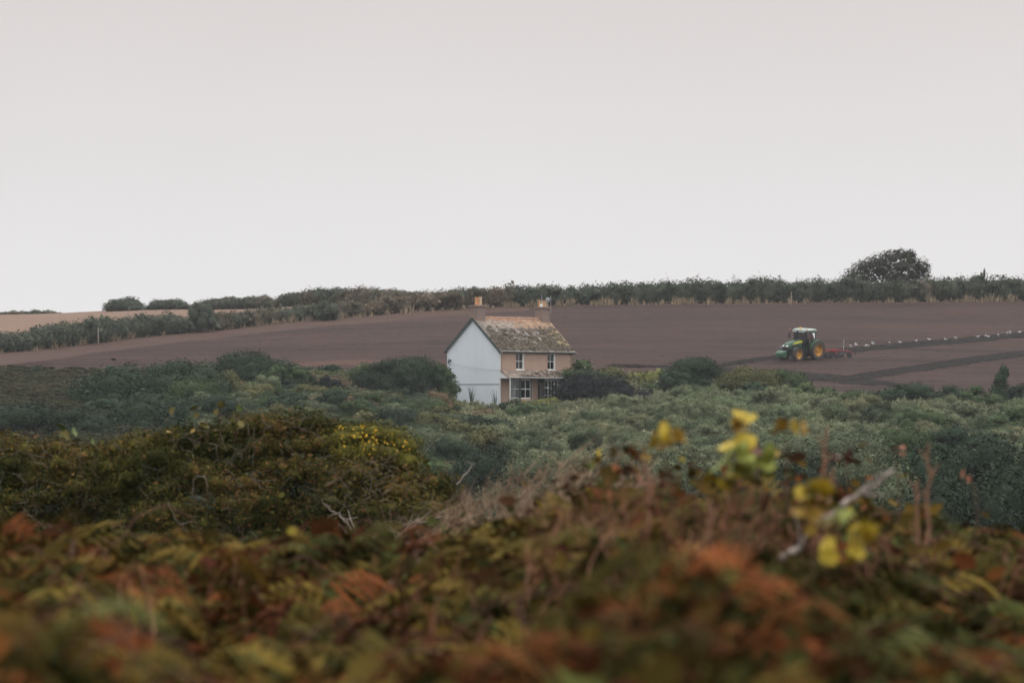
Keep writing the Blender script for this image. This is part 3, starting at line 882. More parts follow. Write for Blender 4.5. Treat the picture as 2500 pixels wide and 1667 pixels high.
scrub_field("scrub", "dark scrub filling the valley floor", -200, 2750, 95, 240, 3200, 2.2, 4.0, .7, [DB, DG, (.036, .048, .034), MG], .07, FINE, 454)

# ================================================================ the house
def mat_wall(name, col, dirt, nscale=.8, amt=.5):
    m, n, l, b = new_mat(name)
    b.inputs["Roughness"].default_value = .9; b.inputs["Specular IOR Level"].default_value = .15
    tc = n.new("ShaderNodeTexCoord")
    mp = n.new("ShaderNodeMapping"); mp.inputs["Scale"].default_value = (1, 1, .35)
    l.new(tc.outputs["Object"], mp.inputs[0])
    n1 = n.new("ShaderNodeTexNoise"); n1.inputs["Scale"].default_value = nscale; n1.inputs["Detail"].default_value = 7; n1.inputs["Roughness"].default_value = .62
    l.new(mp.outputs[0], n1.inputs["Vector"])
    n2 = n.new("ShaderNodeTexNoise"); n2.inputs["Scale"].default_value = 22; n2.inputs["Detail"].default_value = 4
    l.new(tc.outputs["Object"], n2.inputs["Vector"])
    mr = n.new("ShaderNodeMapRange"); mr.inputs["From Min"].default_value = .42; mr.inputs["From Max"].default_value = .75; mr.inputs["To Max"].default_value = amt
    l.new(n1.outputs["Fac"], mr.inputs["Value"])
    mx = n.new("ShaderNodeMixRGB"); l.new(mr.outputs[0], mx.inputs[0]); mx.inputs[1].default_value = (*col, 1); mx.inputs[2].default_value = (*dirt, 1)
    l.new(mx.outputs[0], b.inputs["Base Color"])
    bp = n.new("ShaderNodeBump"); bp.inputs["Strength"].default_value = .35; bp.inputs["Distance"].default_value = .01
    l.new(n2.outputs["Fac"], bp.inputs["Height"]); l.new(bp.outputs[0], b.inputs["Normal"])
    return m
m_blue = mat_wall("pale_blue_render", (.63, .675, .72), (.54, .58, .61), .6, .6)
m_pink = mat_wall("pink_brown_render", (.40, .275, .215), (.32, .24, .20), 1.1, .8)
m_stack = mat_wall("grey_brown_render", (.235, .17, .145), (.17, .135, .12), 1.5, .7)
m_white = mat_plain("white_paint", (.72, .72, .70), .5, .4, noise=.06, nscale=9)
m_barge = mat_plain("dark_green_barge_board", (.045, .062, .062), .6, .3, noise=.2, nscale=3)
m_gutter = mat_plain("grey_gutter", (.33, .34, .34), .5, .4, noise=.15)
m_course = mat_plain("grey_string_course", (.27, .31, .33), .8, .2, noise=.15)
m_pot = mat_plain("terracotta", (.56, .29, .14), .8, .2, noise=.25, nscale=7)
m_pot2 = mat_plain("buff_terracotta", (.56, .43, .30), .8, .2, noise=.2, nscale=7)
m_curtain = mat_plain("white_curtain", (.66, .66, .64), .95, .05, noise=.1, nscale=12)
m_darkgreen = mat_plain("dark_green_paint", (.035, .055, .058), .5, .4, noise=.2)
m_floor = mat_plain("bare_boards", (.10, .075, .055), .8, .2)
m_metal = mat_plain("grey_metal", (.42, .43, .45), .45, .5, metal=.6, noise=.1)
m_slate = mat_tint("lichened_slate", .85, .2)
m_moss = mat_tint("roof_moss", .95, .05)
m_glass, _n, _l, _b = new_mat("window_glass")
_t = _n.new("ShaderNodeBsdfTransparent"); _t.inputs[0].default_value = (.80, .84, .84, 1)
_g = _n.new("ShaderNodeBsdfGlossy"); _g.inputs["Roughness"].default_value = .04
_fr = _n.new("ShaderNodeFresnel"); _fr.inputs["IOR"].default_value = 1.5
_ms = _n.new("ShaderNodeMixShader")
_l.new(_fr.outputs[0], _ms.inputs[0]); _l.new(_t.outputs[0], _ms.inputs[1]); _l.new(_g.outputs[0], _ms.inputs[2])
_l.new(_ms.outputs[0], _n["Material Output"].inputs["Surface"])

HL, HD, HE, HR = 10.0, 6.0, 5.30, 8.12          # front length, depth, eaves, ridge
hp = at(1220, 1000, 371.5)
house = thing("house", "two storey house with pale blue gable, pinkish front and lichened slate roof", "house", hp, math.radians(50))
UW = [(2.22, 3.28, 3.52, 4.97), (6.55, 7.60, 3.52, 4.97)]            # upper windows a0,a1,z0,z1

def wall_mesh(u0, u1, z0, z1, holes, thick, top=None):
    """Wall in the (u, z) plane, outer face at w=0, inner at w=thick, with rectangular openings."""
    us = sorted({u0, u1, *[h[0] for h in holes], *[h[1] for h in holes]})
    zs = sorted({z0, z1, *[h[2] for h in holes], *[h[3] for h in holes]})
    V, Fc = [], []
    def quad(*p):
        k = len(V); V.extend(p); Fc.append((k, k + 1, k + 2, k + 3))
    inside = lambda u, z: any(h[0] < u < h[1] and h[2] < z < h[3] for h in holes)
    for i in range(len(us) - 1):
        for j in range(len(zs) - 1):
            a, b, c, d = us[i], us[i + 1], zs[j], zs[j + 1]
            if inside((a + b) / 2, (c + d) / 2): continue
            quad((a, 0, c), (b, 0, c), (b, 0, d), (a, 0, d)); quad((b, thick, c), (a, thick, c), (a, thick, d), (b, thick, d))
    for a, b, c, d in holes:
        quad((a, 0, c), (a, 0, d), (a, thick, d), (a, thick, c)); quad((b, 0, d), (b, 0, c), (b, thick, c), (b, thick, d))
        quad((a, 0, d), (b, 0, d), (b, thick, d), (a, thick, d)); quad((b, 0, c), (a, 0, c), (a, thick, c), (b, thick, c))
    quad((u0, 0, z0), (u0, 0, z1), (u0, thick, z1), (u0, thick, z0)); quad((u1, 0, z1), (u1, 0, z0), (u1, thick, z0), (u1, thick, z1))
    quad((u0, 0, z1), (u1, 0, z1), (u1, thick, z1), (u0, thick, z1))
    return V, Fc

BAY1 = [(1.32, 0.0), (1.86, -.80), (3.30, -.80), (3.84, 0.0)]        # canted bay plan
BAY2 = [(5.20, 0.0), (5.20, -.80), (7.02, -.80), (7.02, 0.0)]        # square glazed porch
SW = (8.05, 8.78, 1.12, 2.08)
holes = UW + [(BAY1[0][0] + .2, BAY1[3][0] - .2, .95, 2.55), (BAY2[0][0] + .15, BAY2[3][0] - .15, .3, 2.5), SW]
v, f = wall_mesh(0.003, HL - .003, -1.0, HE - .02, holes, .3)
w = MB().add(v, f).build("front_wall", m_pink, house); w["label"] = "pinkish brown rendered front wall"
# pale blue gable (near) and the far gable
def gable(name, x0, x1, mat, label):
    b = MB()
    prof = [(0, -1.0), (HD, -1.0), (HD, HE), (HD / 2, HR - .12), (0, HE)]
    k = len(prof)
    vv = [(x0, y, z) for y, z in prof] + [(x1, y, z) for y, z in prof]
    ff = [(i, k + i, k + (i + 1) % k, (i + 1) % k) for i in range(k)] + [tuple(range(k)), tuple(range(2 * k - 1, k - 1, -1))]
    o = b.add(vv, ff).build(name, mat, house)
    if label: o["label"] = label
gable("gable_wall", 0.0, -.06, m_blue, "pale blue painted gable wall")
gable("gable_wall", .003, .28, m_pink, None)
gable("gable_wall", HL - .28, HL, m_pink, None)
MB().box(.285, HL - .285, HD - .3, HD - .003, -1, HE - .02).build("back_wall", m_pink, house)
MB().box(.285, HL - .285, .305, HD - .305, 2.75, 2.95).build("floor", m_floor, house)
MB().box(.285, HL - .285, .305, HD - .305, -.1, .05).build("floor", m_floor, house)
MB().box(4.6, 4.75, .305, HD - .305, .05, 2.75).box(4.6, 4.75, .305, HD - .305, 2.953, HE - .1).build("inner_wall", m_stack, house)
# string course on the gable, wall lamp
MB().bevbox(-.10, -.062, .02, HD + .02, 2.20, 2.275, .012).build("string_course", m_course, house)
lamp = MB().bevbox(-.14, -.062, 5.52, 5.66, 4.22, 4.42, .02).tube([(-.14, 5.59, 4.38), (-.30, 5.59, 4.48), (-.34, 5.59, 4.40)], .02, 6).lathe_z([(.03, 4.40), (.09, 4.26), (.10, 4.10), (.06, 4.06)], -.34, 5.59, 10).build("wall_lamp", m_barge, house)

# --- roof: deck, slates laid one by one, moss, ridge, barge boards
OV, OE = .14, .22                                     # verge and eaves overhang
pitch = math.atan2(HR - HE, HD / 2)
dirv = Vector((0, math.cos(pitch), math.sin(pitch)))
slope_len = (HD / 2) / math.cos(pitch)
roof = MB()
for sgn in (0, 1):
    y0, ym = (-OE, HD / 2) if sgn == 0 else (HD + OE, HD / 2)
    z0 = HE - OE * math.tan(pitch)
    roof.add([(-.06 - OV, y0, z0), (HL + OV, y0, z0), (HL + OV, ym, HR), (-.06 - OV, ym, HR),
              (-.06 - OV, y0, z0 - .09), (HL + OV, y0, z0 - .09), (HL + OV, ym, HR - .09), (-.06 - OV, ym, HR - .09)],
             [(0, 1, 2, 3), (7, 6, 5, 4), (0, 4, 5, 1), (0, 3, 7, 4), (1, 5, 6, 2)])
roof = roof.build("roof", m_stack, house)
def lichen(a, s, r):
    """Slate colour by place on the slope: s = 0 eaves .. 1 ridge; a = metres along."""
    n1 = snoise(np.array([[a, s * 5]]), .9, 21)[0]; n2 = snoise(np.array([[a, s * 5]]), 2.4, 22)[0]
    base = np.array((.215, .185, .165))
    if s + .12 * n1 > .70: base = np.array((.27, .22, .18))
    if s + .10 * n1 > .60 and a + 1.2 * n2 > 4.6: base = np.array((.30, .20, .135))
    if s + .05 * n2 > .90: base = np.array((.30, .175, .115))
    if s + .14 * n1 < .62 and n2 > -.15: base = np.array((.115, .092, .072))
    if .2 < s < .62 and a > 8.7 + n1 * .5: base = np.array((.28, .21, .12))
    return base * math.exp(.17 * r.normal())
def slates(y_eave, sgn, a0, a1, z_eave, slen, ang, parent, seed, lich, expo=.235, wid=.30):
    r = rng(seed); b = MB()
    rows = int(slen / expo) + 1
    ca, sa = math.cos(ang), math.sin(ang)
    for i in range(rows):
        s0 = i * expo - .05
        s1 = min(s0 + expo * 1.35, slen)
        a = a0 - (wid / 2 if i % 2 else 0)
        while a < a1:
            l, rr = max(a + .005, a0), min(a + wid - .005, a1)
            if rr - l > .04:
                j = r.normal() * .006; t = .012 + abs(r.normal()) * .006
                lo, hi = .030 + t, .008
                sl = s0 + r.normal() * .012
                pts = []
                for (aa, ss, hh) in ((l, sl, lo), (rr, sl + j, lo), (rr, s1, hi), (l, s1, hi), (l, sl, lo - .014), (rr, sl + j, lo - .014)):
                    pts.append((aa, y_eave + sgn * (ss * ca) - sgn * hh * sa, z_eave + ss * sa + hh * ca))
                fc = [(0, 1, 2, 3), (0, 4, 5, 1)] if sgn > 0 else [(3, 2, 1, 0), (1, 5, 4, 0)]
                b.add(pts, fc, 0, lich((l + rr) / 2, (s0 + expo / 2) / slen, r))
            a += wid
    o = b.build("slate", m_slate, parent); o["kind"] = "stuff"
    return o
zE = HE - OE * math.tan(pitch)
SL = slope_len + OE / math.cos(pitch)
slates(-OE, 1, -.06 - OV, HL + OV, zE, SL, pitch, roof, 31, lichen)
slates(HD + OE, -1, -.06 - OV, HL + OV, zE, SL, pitch, roof, 32, lichen)
def moss(n, y_eave, z_eave, slen, ang, a0, a1, parent, seed, fn, size=.09):
    r = rng(seed); V, Fc, T = [], [], []; k = 0
    iv, jf = ico(0)
    for _ in range(n):
        a, s = r.uniform(a0, a1), r.uniform(.03, .97)
        if r.random() > fn(a, s): continue
        q = size * math.exp(r.normal() * .45); h = q * r.uniform(.3, .6)
        p = iv * (q * r.uniform(.7, 1.8), q, h) * (1 + .15 * r.normal(size=(12, 1)))
        ss = s * slen
        c = np.array((a, y_eave + ss * math.cos(ang), z_eave + ss * math.sin(ang) + .05))
        R = np.array([[1, 0, 0], [0, math.cos(ang), -math.sin(ang)], [0, math.sin(ang), math.cos(ang)]])
        V.append(p @ R.T + c); Fc.append(jf + k); k += 12
        col = np.array([(.085, .068, .05), (.12, .10, .075), (.21, .18, .155), (.065, .055, .042)])[r.choice(4, p=[.42, .30, .05, .23])]
        T.append(np.tile(col * math.exp(.2 * r.normal()), (12, 1)))
    o = link("moss", np_mesh("moss", np.concatenate(V), np.concatenate(Fc), np.concatenate(T), [m_moss], smooth=True), parent)
    o["kind"] = "stuff"
def moss_amt(a, s):
    n1 = snoise(np.array([[a + s * 2.0, s * 5]]), 1.1, 41)[0] + .5 * snoise(np.array([[a + s * 2.0, s * 5]]), 3.5, 42)[0]
    return float(np.clip((.66 - s) * 2.2 + n1 * .9, 0, 1)) if s < .74 else 0.
moss(6500, -OE, zE, SL, pitch, 0, HL, roof, 43, moss_amt, .058)
rd = MB()
for i in range(22):
    a0 = -.2 + i * .472
    rd.prism([(a0, HR - .06), (a0 + .465, HR - .06), (a0 + .465, HR - .05), (a0, HR - .05)], HD / 2 - .02, HD / 2 + .02)
for i in range(22):
    a0 = -.2 + i * .472
    t = MB()
    prof = [(-.13, -.10), (-.07, .0), (0, .035), (.07, .0), (.13, -.10), (.10, -.10), (0, 0.0), (-.10, -.10)]
    t.add([(a0, HD / 2 + y, HR + .05 + z) for y, z in prof] + [(a0 + .462, HD / 2 + y, HR + .045 + z) for y, z in prof],
          [(j, (j + 1) % 8, 8 + (j + 1) % 8, 8 + j) for j in range(8)] + [(0, 1, 2, 3, 4, 5, 6, 7)[::-1], tuple(range(8, 16))], 0,
          np.array((.30, .185, .125)) * math.exp(.12 * rng(50 + i).normal()))
    t.build("ridge_tile", m_slate, roof)
def barge(x0, x1):
    for sgn in (0, 1):
        ye, zz = (-OE, zE) if sgn == 0 else (HD + OE, zE)
        dx = .20
        b = MB()
        pr = [(ye, zz + .02), (HD / 2, HR + .02), (HD / 2, HR - .27), (ye, zz - .24)]
        b.add([(x0, y, z) for y, z in pr] + [(x1, y, z) for y, z in pr],
              [(0, 1, 2, 3), (7, 6, 5, 4), (0, 4, 5, 1), (1, 5, 6, 2), (2, 6, 7, 3), (3, 7, 4, 0)])
        b.build("barge_board", m_barge, roof)
barge(-.06 - OV - .04, -.06 - OV - .003); barge(HL + OV + .003, HL + OV + .04)
MB().box(-.04, HL + .06, -OE + .03, .0, zE - .16, zE - .10).build("soffit", m_barge, roof)
gut = []
for i in range(13):
    aa = i / 12 * math.pi
    gut.append((-OE - .07 + .06 * math.cos(aa + math.pi), zE + .01 - .065 * math.sin(aa)))
b = MB(); k = len(gut)
gg = gut + [(y * 1.0 + (.008 if y < -OE - .07 else -.008), z + .008) for y, z in gut[::-1]]
k = len(gg)
b.add([(-.2, y, z) for y, z in gg] + [(HL + .2, y, z) for y, z in gg], [(j, k + j, k + (j + 1) % k, (j + 1) % k) for j in range(k)] + [tuple(range(k)), tuple(range(2 * k - 1, k - 1, -1))])
b.build("gutter", m_gutter, roof)
MB().tube([(-.03, -OE - .06, zE - .04), (-.03, -OE - .06, zE - .14), (-.03, -.075, zE - .32), (-.03, -.075, -.6)], .045, 8).build("downpipe", m_white, house)

# --- chimneys
def chimney(x0, x1, pots, extra=None):
    y0, y1 = HD / 2 - .44, HD / 2 + .44
    b = MB().bevbox(x0, x1, y0, y1, HR - .9, 8.95, .01)
    ch = b.build("chimney", m_stack, roof)
    MB().box(x0 - .05, x1 + .05, y0 - .05, y1 + .05, 8.953, 9.02).box(x0 - .09, x1 + .09, y0 - .09, y1 + .09, 9.023, 9.11).box(x0 - .03, x1 + .03, y0 - .03, y1 + .03, 9.113, 9.17).build("chimney_cap", m_stack, ch)
    return ch
ch1 = chimney(.003, 1.08, 4)
ch2 = chimney(HL - 1.08, HL - .003, 4)
# the roof's children are parts of the house; pots hang one level deeper, under their chimney
def pot(ch, x, y, h, rad, mat):
    z = 9.172
    MB().lathe_z([(rad * 1.15, z), (rad * 1.12, z + .07), (rad * .95, z + .10), (rad * .82, z + h * .8), (rad * .98, z + h * .84), (rad * 1.0, z + h), (rad * .72, z + h), (rad * .68, z + h * .55)], x, y, 12).build("chimney_pot", mat, ch)
for x, y, h, rd_, mt in [(.16, 2.86, .66, .105, m_pot), (.42, 2.86, .68, .105, m_pot), (.66, 3.16, .46, .10, m_pot), (.92, 2.98, .70, .125, m_pot2)]:
    pot(ch1, x, y, h, rd_, mt)
for x, y, h, rd_, mt in [(HL - .95, 2.98, .58, .11, m_pot), (HL - .68, 2.90, .50, .10, m_pot2), (HL - .42, 3.0, .54, .11, m_pot), (HL - .16, 2.98, .54, .11, m_pot2)]:
    pot(ch2, x, y, h, rd_, mt)
for c in (ch1, ch2): c.parent = house
MB().tube([(HL - 1.12, 2.6, 8.8), (HL - 1.12, 2.6, 10.25)], .022, 6).tube([(HL - 1.12, 2.6, 8.9), (HL - 1.04, 2.62, 8.9)], .03, 6).build("aerial_mast", m_metal, ch2)
MB().tube([(HL - .02, 2.62, 8.5), (HL + .02, 2.5, 8.6), (HL + .02, 2.5, 10.15)], .022, 6).build("aerial_mast", m_metal, ch2)
MB().tube([(HL - .46, 2.62, 8.9), (HL - .46, 2.45, 9.3), (HL - .46, 2.45, 9.95)], .022, 6).lathe_z([(.06, 9.55), (.15, 9.66), (.17, 9.80), (.165, 9.94), (.10, 9.97)], HL - .46, 2.45, 12).build("aerial_drum", m_metal, ch2)
MB().bevbox(HL - 1.42, HL - 1.20, 2.44, 2.58, 9.14, 9.42, .02).tube([(HL - 1.20, 2.5, 9.2), (HL - 1.05, 2.6, 9.1)], .02, 6).build("aerial_box", m_white, ch2)

# --- windows: frame, glazing bars, panes, curtain. Built in a local (u, w, z) frame on the wall line
def window(name, p0, p1, z0, z1, cols, rows, parent, inset=.10, curtain=None, frame_w=.07, bar=.035, meeting=True, reveal=True, out_w=None, label=None):
    p0, p1 = np.array(p0, float), np.array(p1, float)
    L = np.linalg.norm(p1 - p0)
    o = MB()
    ang = math.atan2(p1[1] - p0[1], p1[0] - p0[0])
    t0, t1 = inset, inset + .06
    o.box(0, frame_w, t0, t1, z0, z1).box(L - frame_w, L, t0, t1, z0, z1).box(frame_w, L - frame_w, t0, t1, z1 - frame_w, z1).box(frame_w, L - frame_w, t0, t1, z0, z0 + frame_w)
    ob = o.build(name, m_white, parent)
    ob.location = (p0[0], p0[1], 0); ob.rotation_euler = (0, 0, ang)
    if label: ob["label"] = label
    us = np.linspace(frame_w, L - frame_w, cols + 1); zs = np.linspace(z0 + frame_w, z1 - frame_w, rows + 1)
    for u in us[1:-1]:
        MB().box(u - bar / 2, u + bar / 2, t0 + .008, t1 - .008, z0 + frame_w, z1 - frame_w).build("glazing_bar", m_white, ob)
    for j, z in enumerate(zs[1:-1]):
        bw = bar * (1.5 if meeting and rows == 2 else 1)
        MB().box(frame_w, L - frame_w, t0 + .004, t1 - .004, z - bw / 2, z + bw / 2).build("glazing_bar", m_white, ob)
    for i in range(cols):
        for j in range(rows):
            MB().box(us[i] + .003, us[i + 1] - .003, (t0 + t1) / 2 - .003, (t0 + t1) / 2 + .003, zs[j] + .003, zs[j + 1] - .003).build("pane", m_glass, ob)
    if reveal:      # painted sill and a painted right hand reveal
        MB().bevbox(-.03, L + .03, -.07, t0 - .003, z0 - .16, z0 - .003, .012).build("sill", m_white, ob)
        MB().box(L - .10, L - .003, .003, t0 - .003, z0 + .003, z1 - .003).build("reveal", m_white, ob)
    if curtain:
        for (c0, c1, cz0, cz1) in curtain:
            b = MB(); n = 22; pts = []
            for i in range(n):
                u = c0 + (c1 - c0) * i / (n - 1)
                pts.append((u, t1 + .08 + .025 * math.sin(i * 1.7)))
            vv = [(u, w_, cz0) for u, w_ in pts] + [(u, w_, cz1) for u, w_ in pts]
            b.add(vv, [(i, i + 1, n + i + 1, n + i) for i in range(n - 1)]).build("curtain", m_curtain, ob)
    return ob
for (a0, a1, z0, z1), cu, lb in [(UW[0], [(.62, .98, 3.55, 4.9)], "sash window with a white curtain on its right"), (UW[1], [(.60, .98, 3.55, 4.9)], "sash window above the many paned porch")]:
    window("window", (a0, 0), (a1, 0), z0, z1, 2, 2, house, inset=.12, curtain=cu, label=lb)
window("window", (SW[0], 0), (SW[1], 0), SW[2], SW[3], 1, 1, house, inset=.06, curtain=[(.05, .68, 1.15, 2.0)], label="small ground floor window at the right end")
# bay one: canted, sash windows on the visible faces
def low_wall(pts, z0, z1, mat, name, t=.12):
    for (x0, y0), (x1, y1) in zip(pts[:-1], pts[1:]):
        L = math.hypot(x1 - x0, y1 - y0)
        ob = MB().box(0.002, L - .002, 0.0, t, z0, z1).build(name, mat, house)
        ob.location = (x0, y0, 0); ob.rotation_euler = (0, 0, math.atan2(y1 - y0, x1 - x0))
low_wall(BAY1, -1.0, .96, m_pink, "bay_wall"); low_wall(BAY1, 2.66, 2.78, m_darkgreen, "bay_lintel")
window("bay_window", BAY1[0], BAY1[1], .97, 2.65, 2, 2, house, inset=.03, curtain=[(.06, .42, 1.0, 2.6)], frame_w=.08, reveal=False)
window("bay_window", BAY1[1], BAY1[2], .97, 2.65, 2, 2, house, inset=.03, frame_w=.08, reveal=False)
window("bay_window", BAY1[2], BAY1[3], .97, 2.65, 2, 2, house, inset=.03, frame_w=.08, reveal=False)
for (x, y) in BAY1[1:3]:
    MB().box(x - .06, x + .06, y - .02, y + .10, .96, 2.66).build("bay_post", m_darkgreen, house)
# bay two: square glazed porch with a dark side door
low_wall(BAY2[1:], -1.0, .55, m_pink, "bay_wall"); low_wall(BAY2, 2.68, 2.79, m_darkgreen, "bay_lintel")
window("bay_window", BAY2[1], BAY2[2], .56, 2.67, 4, 3, house, inset=.02, frame_w=.07, bar=.045, reveal=False, curtain=[(.75, 1.15, .6, 1.8)], label="white framed porch window of twelve panes")
window("bay_window", BAY2[2], BAY2[3], .56, 2.67, 2, 3, house, inset=.02, frame_w=.07, reveal=False)
dr = MB().box(0, .16, 0, .05, 0, 2.67).box(.64, .80, 0, .05, 0, 2.67).box(.163, .637, .003, .047, 2.45, 2.667).box(.163, .637, .003, .047, 0, .9).build("porch_door", m_darkgreen, house)
dr.location = (5.20, 0.0, 0); dr.rotation_euler = (0, 0, math.radians(-90))
MB().box(.165, .635, .02, .026, .903, 2.447).build("pane", m_glass, dr)
MB().box(.20, .30, .06, .075, .95, 2.4).box(.40, .46, .06, .075, .95, 2.4).build("curtain", m_curtain, dr)
MB().tube([(.70, -.05, 1.05), (.70, -.05, 1.2)], .018, 6).build("handle", m_metal, dr)

# --- lean-to roof over the bays
lp = math.atan2(.60, 1.05)
lean = MB()
LY0, LZ0, LZ1 = -1.08, 2.82, 3.44
lean.add([(-.06, LY0, LZ0), (HL + .1, LY0, LZ0), (HL + .1, -.003, LZ1), (-.06, -.003, LZ1), (-.06, LY0, LZ0 - .07), (HL + .1, LY0, LZ0 - .07), (HL + .1, -.003, LZ1 - .07), (-.06, -.003, LZ1 - .07)],
         [(0, 1, 2, 3), (7, 6, 5, 4), (0, 4, 5, 1), (0, 3, 7, 4), (1, 5, 6, 2), (2, 6, 7, 3)])
lean = lean.build("lean_to_roof", m_stack, house)
la = math.atan2(LZ1 - LZ0, -LY0); ll = math.hypot(LZ1 - LZ0, LY0)
def lichen2(a, s, r):
    n2 = snoise(np.array([[a, s * 2]]), 2.0, 24)[0]
    base = np.array((.31, .24, .195)) if n2 > -.1 else np.array((.21, .175, .15))
    if s < .55 and n2 > .1 and a > 2: base = np.array((.13, .105, .09))
    return base * math.exp(.15 * r.normal())
slates(LY0, 1, -.06, HL + .1, LZ0, ll, la, lean, 33, lichen2)
moss(700, LY0, LZ0, ll, la, 2, HL - .3, lean, 44, lambda a, s: float(np.clip(.8 - s + .8 * snoise(np.array([[a, s]]), 1.3, 45)[0], 0, 1)), .07)
MB().bevbox(-.10, HL + .12, LY0 - .09, LY0 - .005, LZ0 - .07, LZ0 + .015, .015).build("gutter", m_gutter, lean)
b = MB(); pr = [(-.01, LZ1 - .09), (LY0 + .06, LZ0 - .09), (-.01, LZ0 - .09)]
b.add([(-.04, y, z) for y, z in pr] + [(.02, y, z) for y, z in pr], [(0, 1, 2), (5, 4, 3), (0, 3, 4, 1), (1, 4, 5, 2), (2, 5, 3, 0)])
b.build("cheek_board", m_white, lean)
for i in range(1, 6):
    y = -.02 + (LY0 + .1) * i / 6
    MB().box(-.052, -.041, y - .012, y + .012, LZ0 - .085, LZ0 - .09 + (LZ1 - LZ0) * (1 - i / 6) - .04).build("batten", m_gutter, lean)
MB().tube([(.06, LY0 - .05, LZ0 - .06), (.06, LY0 - .05, -.6)], .045, 8).build("downpipe", m_white, house)
MB().tube([(HL - .2, LY0 + .08, LZ0 - .08), (HL - .2, LY0 + .08, -.8)], .05, 8).build("porch_post", m_barge, house)

# --- sword leaved plant against the gable
leafblade = mat_plain("sword_leaf", (.060, .088, .062), .5, .3, noise=.2)
def sword_plant(px, v, d, label, n, h, seed):
    r = rng(seed); p = at(px, v, d)
    o = thing("sword_leaf_plant", label, "plant", p, 0, "sword leaved plants by the gable")
    for i in range(n):
        a = r.uniform(0, 6.28); hh = h * r.uniform(.6, 1.05); out_ = r.uniform(.02, .30) * hh * (1 if r.random() < .6 else .5)
        c, s = math.cos(a), math.sin(a)
        b = MB(); ring = []
        for q in np.linspace(0, 1, 6):
            wd = .040 * (1 - q ** 2.2) + .004
            cx, cy, cz = c * (.06 + out_ * q ** 1.8), s * (.06 + out_ * q ** 1.8), hh * q
            ring.append([(cx - s * wd, cy + c * wd, cz), (cx + c * .012, cy + s * .012, cz - .004), (cx + s * wd, cy - c * wd, cz), (cx - c * .006, cy - s * .006, cz)])
        b.loft(ring).build("leaf", leafblade, o)
sword_plant(1151, 1003, 371.0, "tall sword leaved plant against the middle of the gable wall", 22, 2.1, 61)
sword_plant(1107, 1003, 371.0, "shorter sword leaved plant near the left end of the gable wall", 14, 1.5, 62)
sword_plant(1210, 1003, 370.0, "narrow upright plant at the near corner of the gable", 12, 1.8, 63)

# --- overhead wires and their pole
m_wire = mat_plain("grey_wire", (.22, .21, .21), .6, .3)
pole_p = at(1741, 958, 352)
g = float(ground(pole_p[0], 352)[0])
pole = thing("wire_pole", "short weathered pole in the scrub carrying the house wires", "pole", (pole_p[0], 352, g))
MB().lathe_z([(.10, -.5), (.095, .5), (.08, pole_p[2] - g)], 0, 0, 10).build("shaft", post_mat, pole)
MB().box(-.5, .5, -.04, .04, pole_p[2] - g - .2, pole_p[2] - g - .12).build("cross_arm", post_mat, pole)
def wire(p, q, sag, label):
    t = np.linspace(0, 1, 30)[:, None]
    pts = p + (q - p) * t; pts[:, 2] -= (sag * 4 * t * (1 - t))[:, 0]
    o = MB().tube(pts, .011, 5).build("overhead_wire", m_wire)
    return tag(o, label, "wire", "wires from the house to the pole")
wire(at(1419, 925, 377.5), np.array([pole_p[0] - .4, 352, pole_p[2] - .12]), .4, "thin wire from the lean-to corner, the upper of the two")
wire(at(1419, 933, 377.5), np.array([pole_p[0] + .4, 352, pole_p[2] - .32]), .5, "thin wire from the lean-to corner, the lower of the two")
MB  # (gable service wire)
wire(np.array(hp) + Matrix.Rotation(math.radians(50), 3, 'Z') @ Vector((-.34, 5.59, 4.1)), np.array(hp) + Matrix.Rotation(math.radians(50), 3, 'Z') @ Vector((-.12, -.35, 3.42)), .15, "thin wire slung across the pale blue gable wall")

# ================================================================ tractor
m_green = mat_plain("green_paint", (.034, .090, .048), .45, .4, noise=.25, nscale=3)
m_greend = mat_plain("dark_green_panel", (.018, .055, .028), .4, .5, noise=.15, nscale=3)
m_roofg = mat_plain("cab_roof_green_sky_sheen", (.17, .235, .19), .3, .6, noise=.08, nscale=2)  # green paint greyed and lightened: sky reflection painted into the base colour
m_yellow = mat_plain("dusty_yellow_paint", (.50, .26, .05), .7, .25, noise=.35, nscale=4)
m_stripe = mat_plain("yellow_stripe", (.62, .56, .06), .4, .5, noise=.05)
m_tyre = mat_plain("dusty_tyre_rubber", (.085, .066, .060), .9, .1, noise=.3, nscale=9)
m_black = mat_plain("black_plastic", (.018, .019, .021), .5, .4, noise=.1)
m_lamp = mat_plain("lamp_glass", (.85, .85, .85), .1, .8, noise=.02)
m_orange = mat_plain("amber_beacon", (.95, .50, .03), .25, .6, noise=.05)
m_redlens = mat_plain("red_marker", (.55, .10, .06), .3, .5, noise=.05)
m_red = mat_plain("red_implement_paint", (.27, .030, .034), .6, .3, noise=.25, nscale=5)
m_steel = mat_plain("worn_dark_steel", (.045, .048, .055), .5, .5, metal=.4, noise=.3, nscale=6)
m_seat = mat_plain("seat_fabric", (.03, .03, .032), .9, .1)
m_cabglass, _n, _l, _b = new_mat("cab_glass")
_t = _n.new("ShaderNodeBsdfTransparent"); _t.inputs[0].default_value = (.62, .70, .66, 1)
_g = _n.new("ShaderNodeBsdfGlossy"); _g.inputs["Roughness"].default_value = .05
_fr = _n.new("ShaderNodeFresnel"); _fr.inputs["IOR"].default_value = 1.55
_ms = _n.new("ShaderNodeMixShader")
_l.new(_fr.outputs[0], _ms.inputs[0]); _l.new(_t.outputs[0], _ms.inputs[1]); _l.new(_g.outputs[0], _ms.inputs[2])
_l.new(_ms.outputs[0], _n["Material Output"].inputs["Surface"])

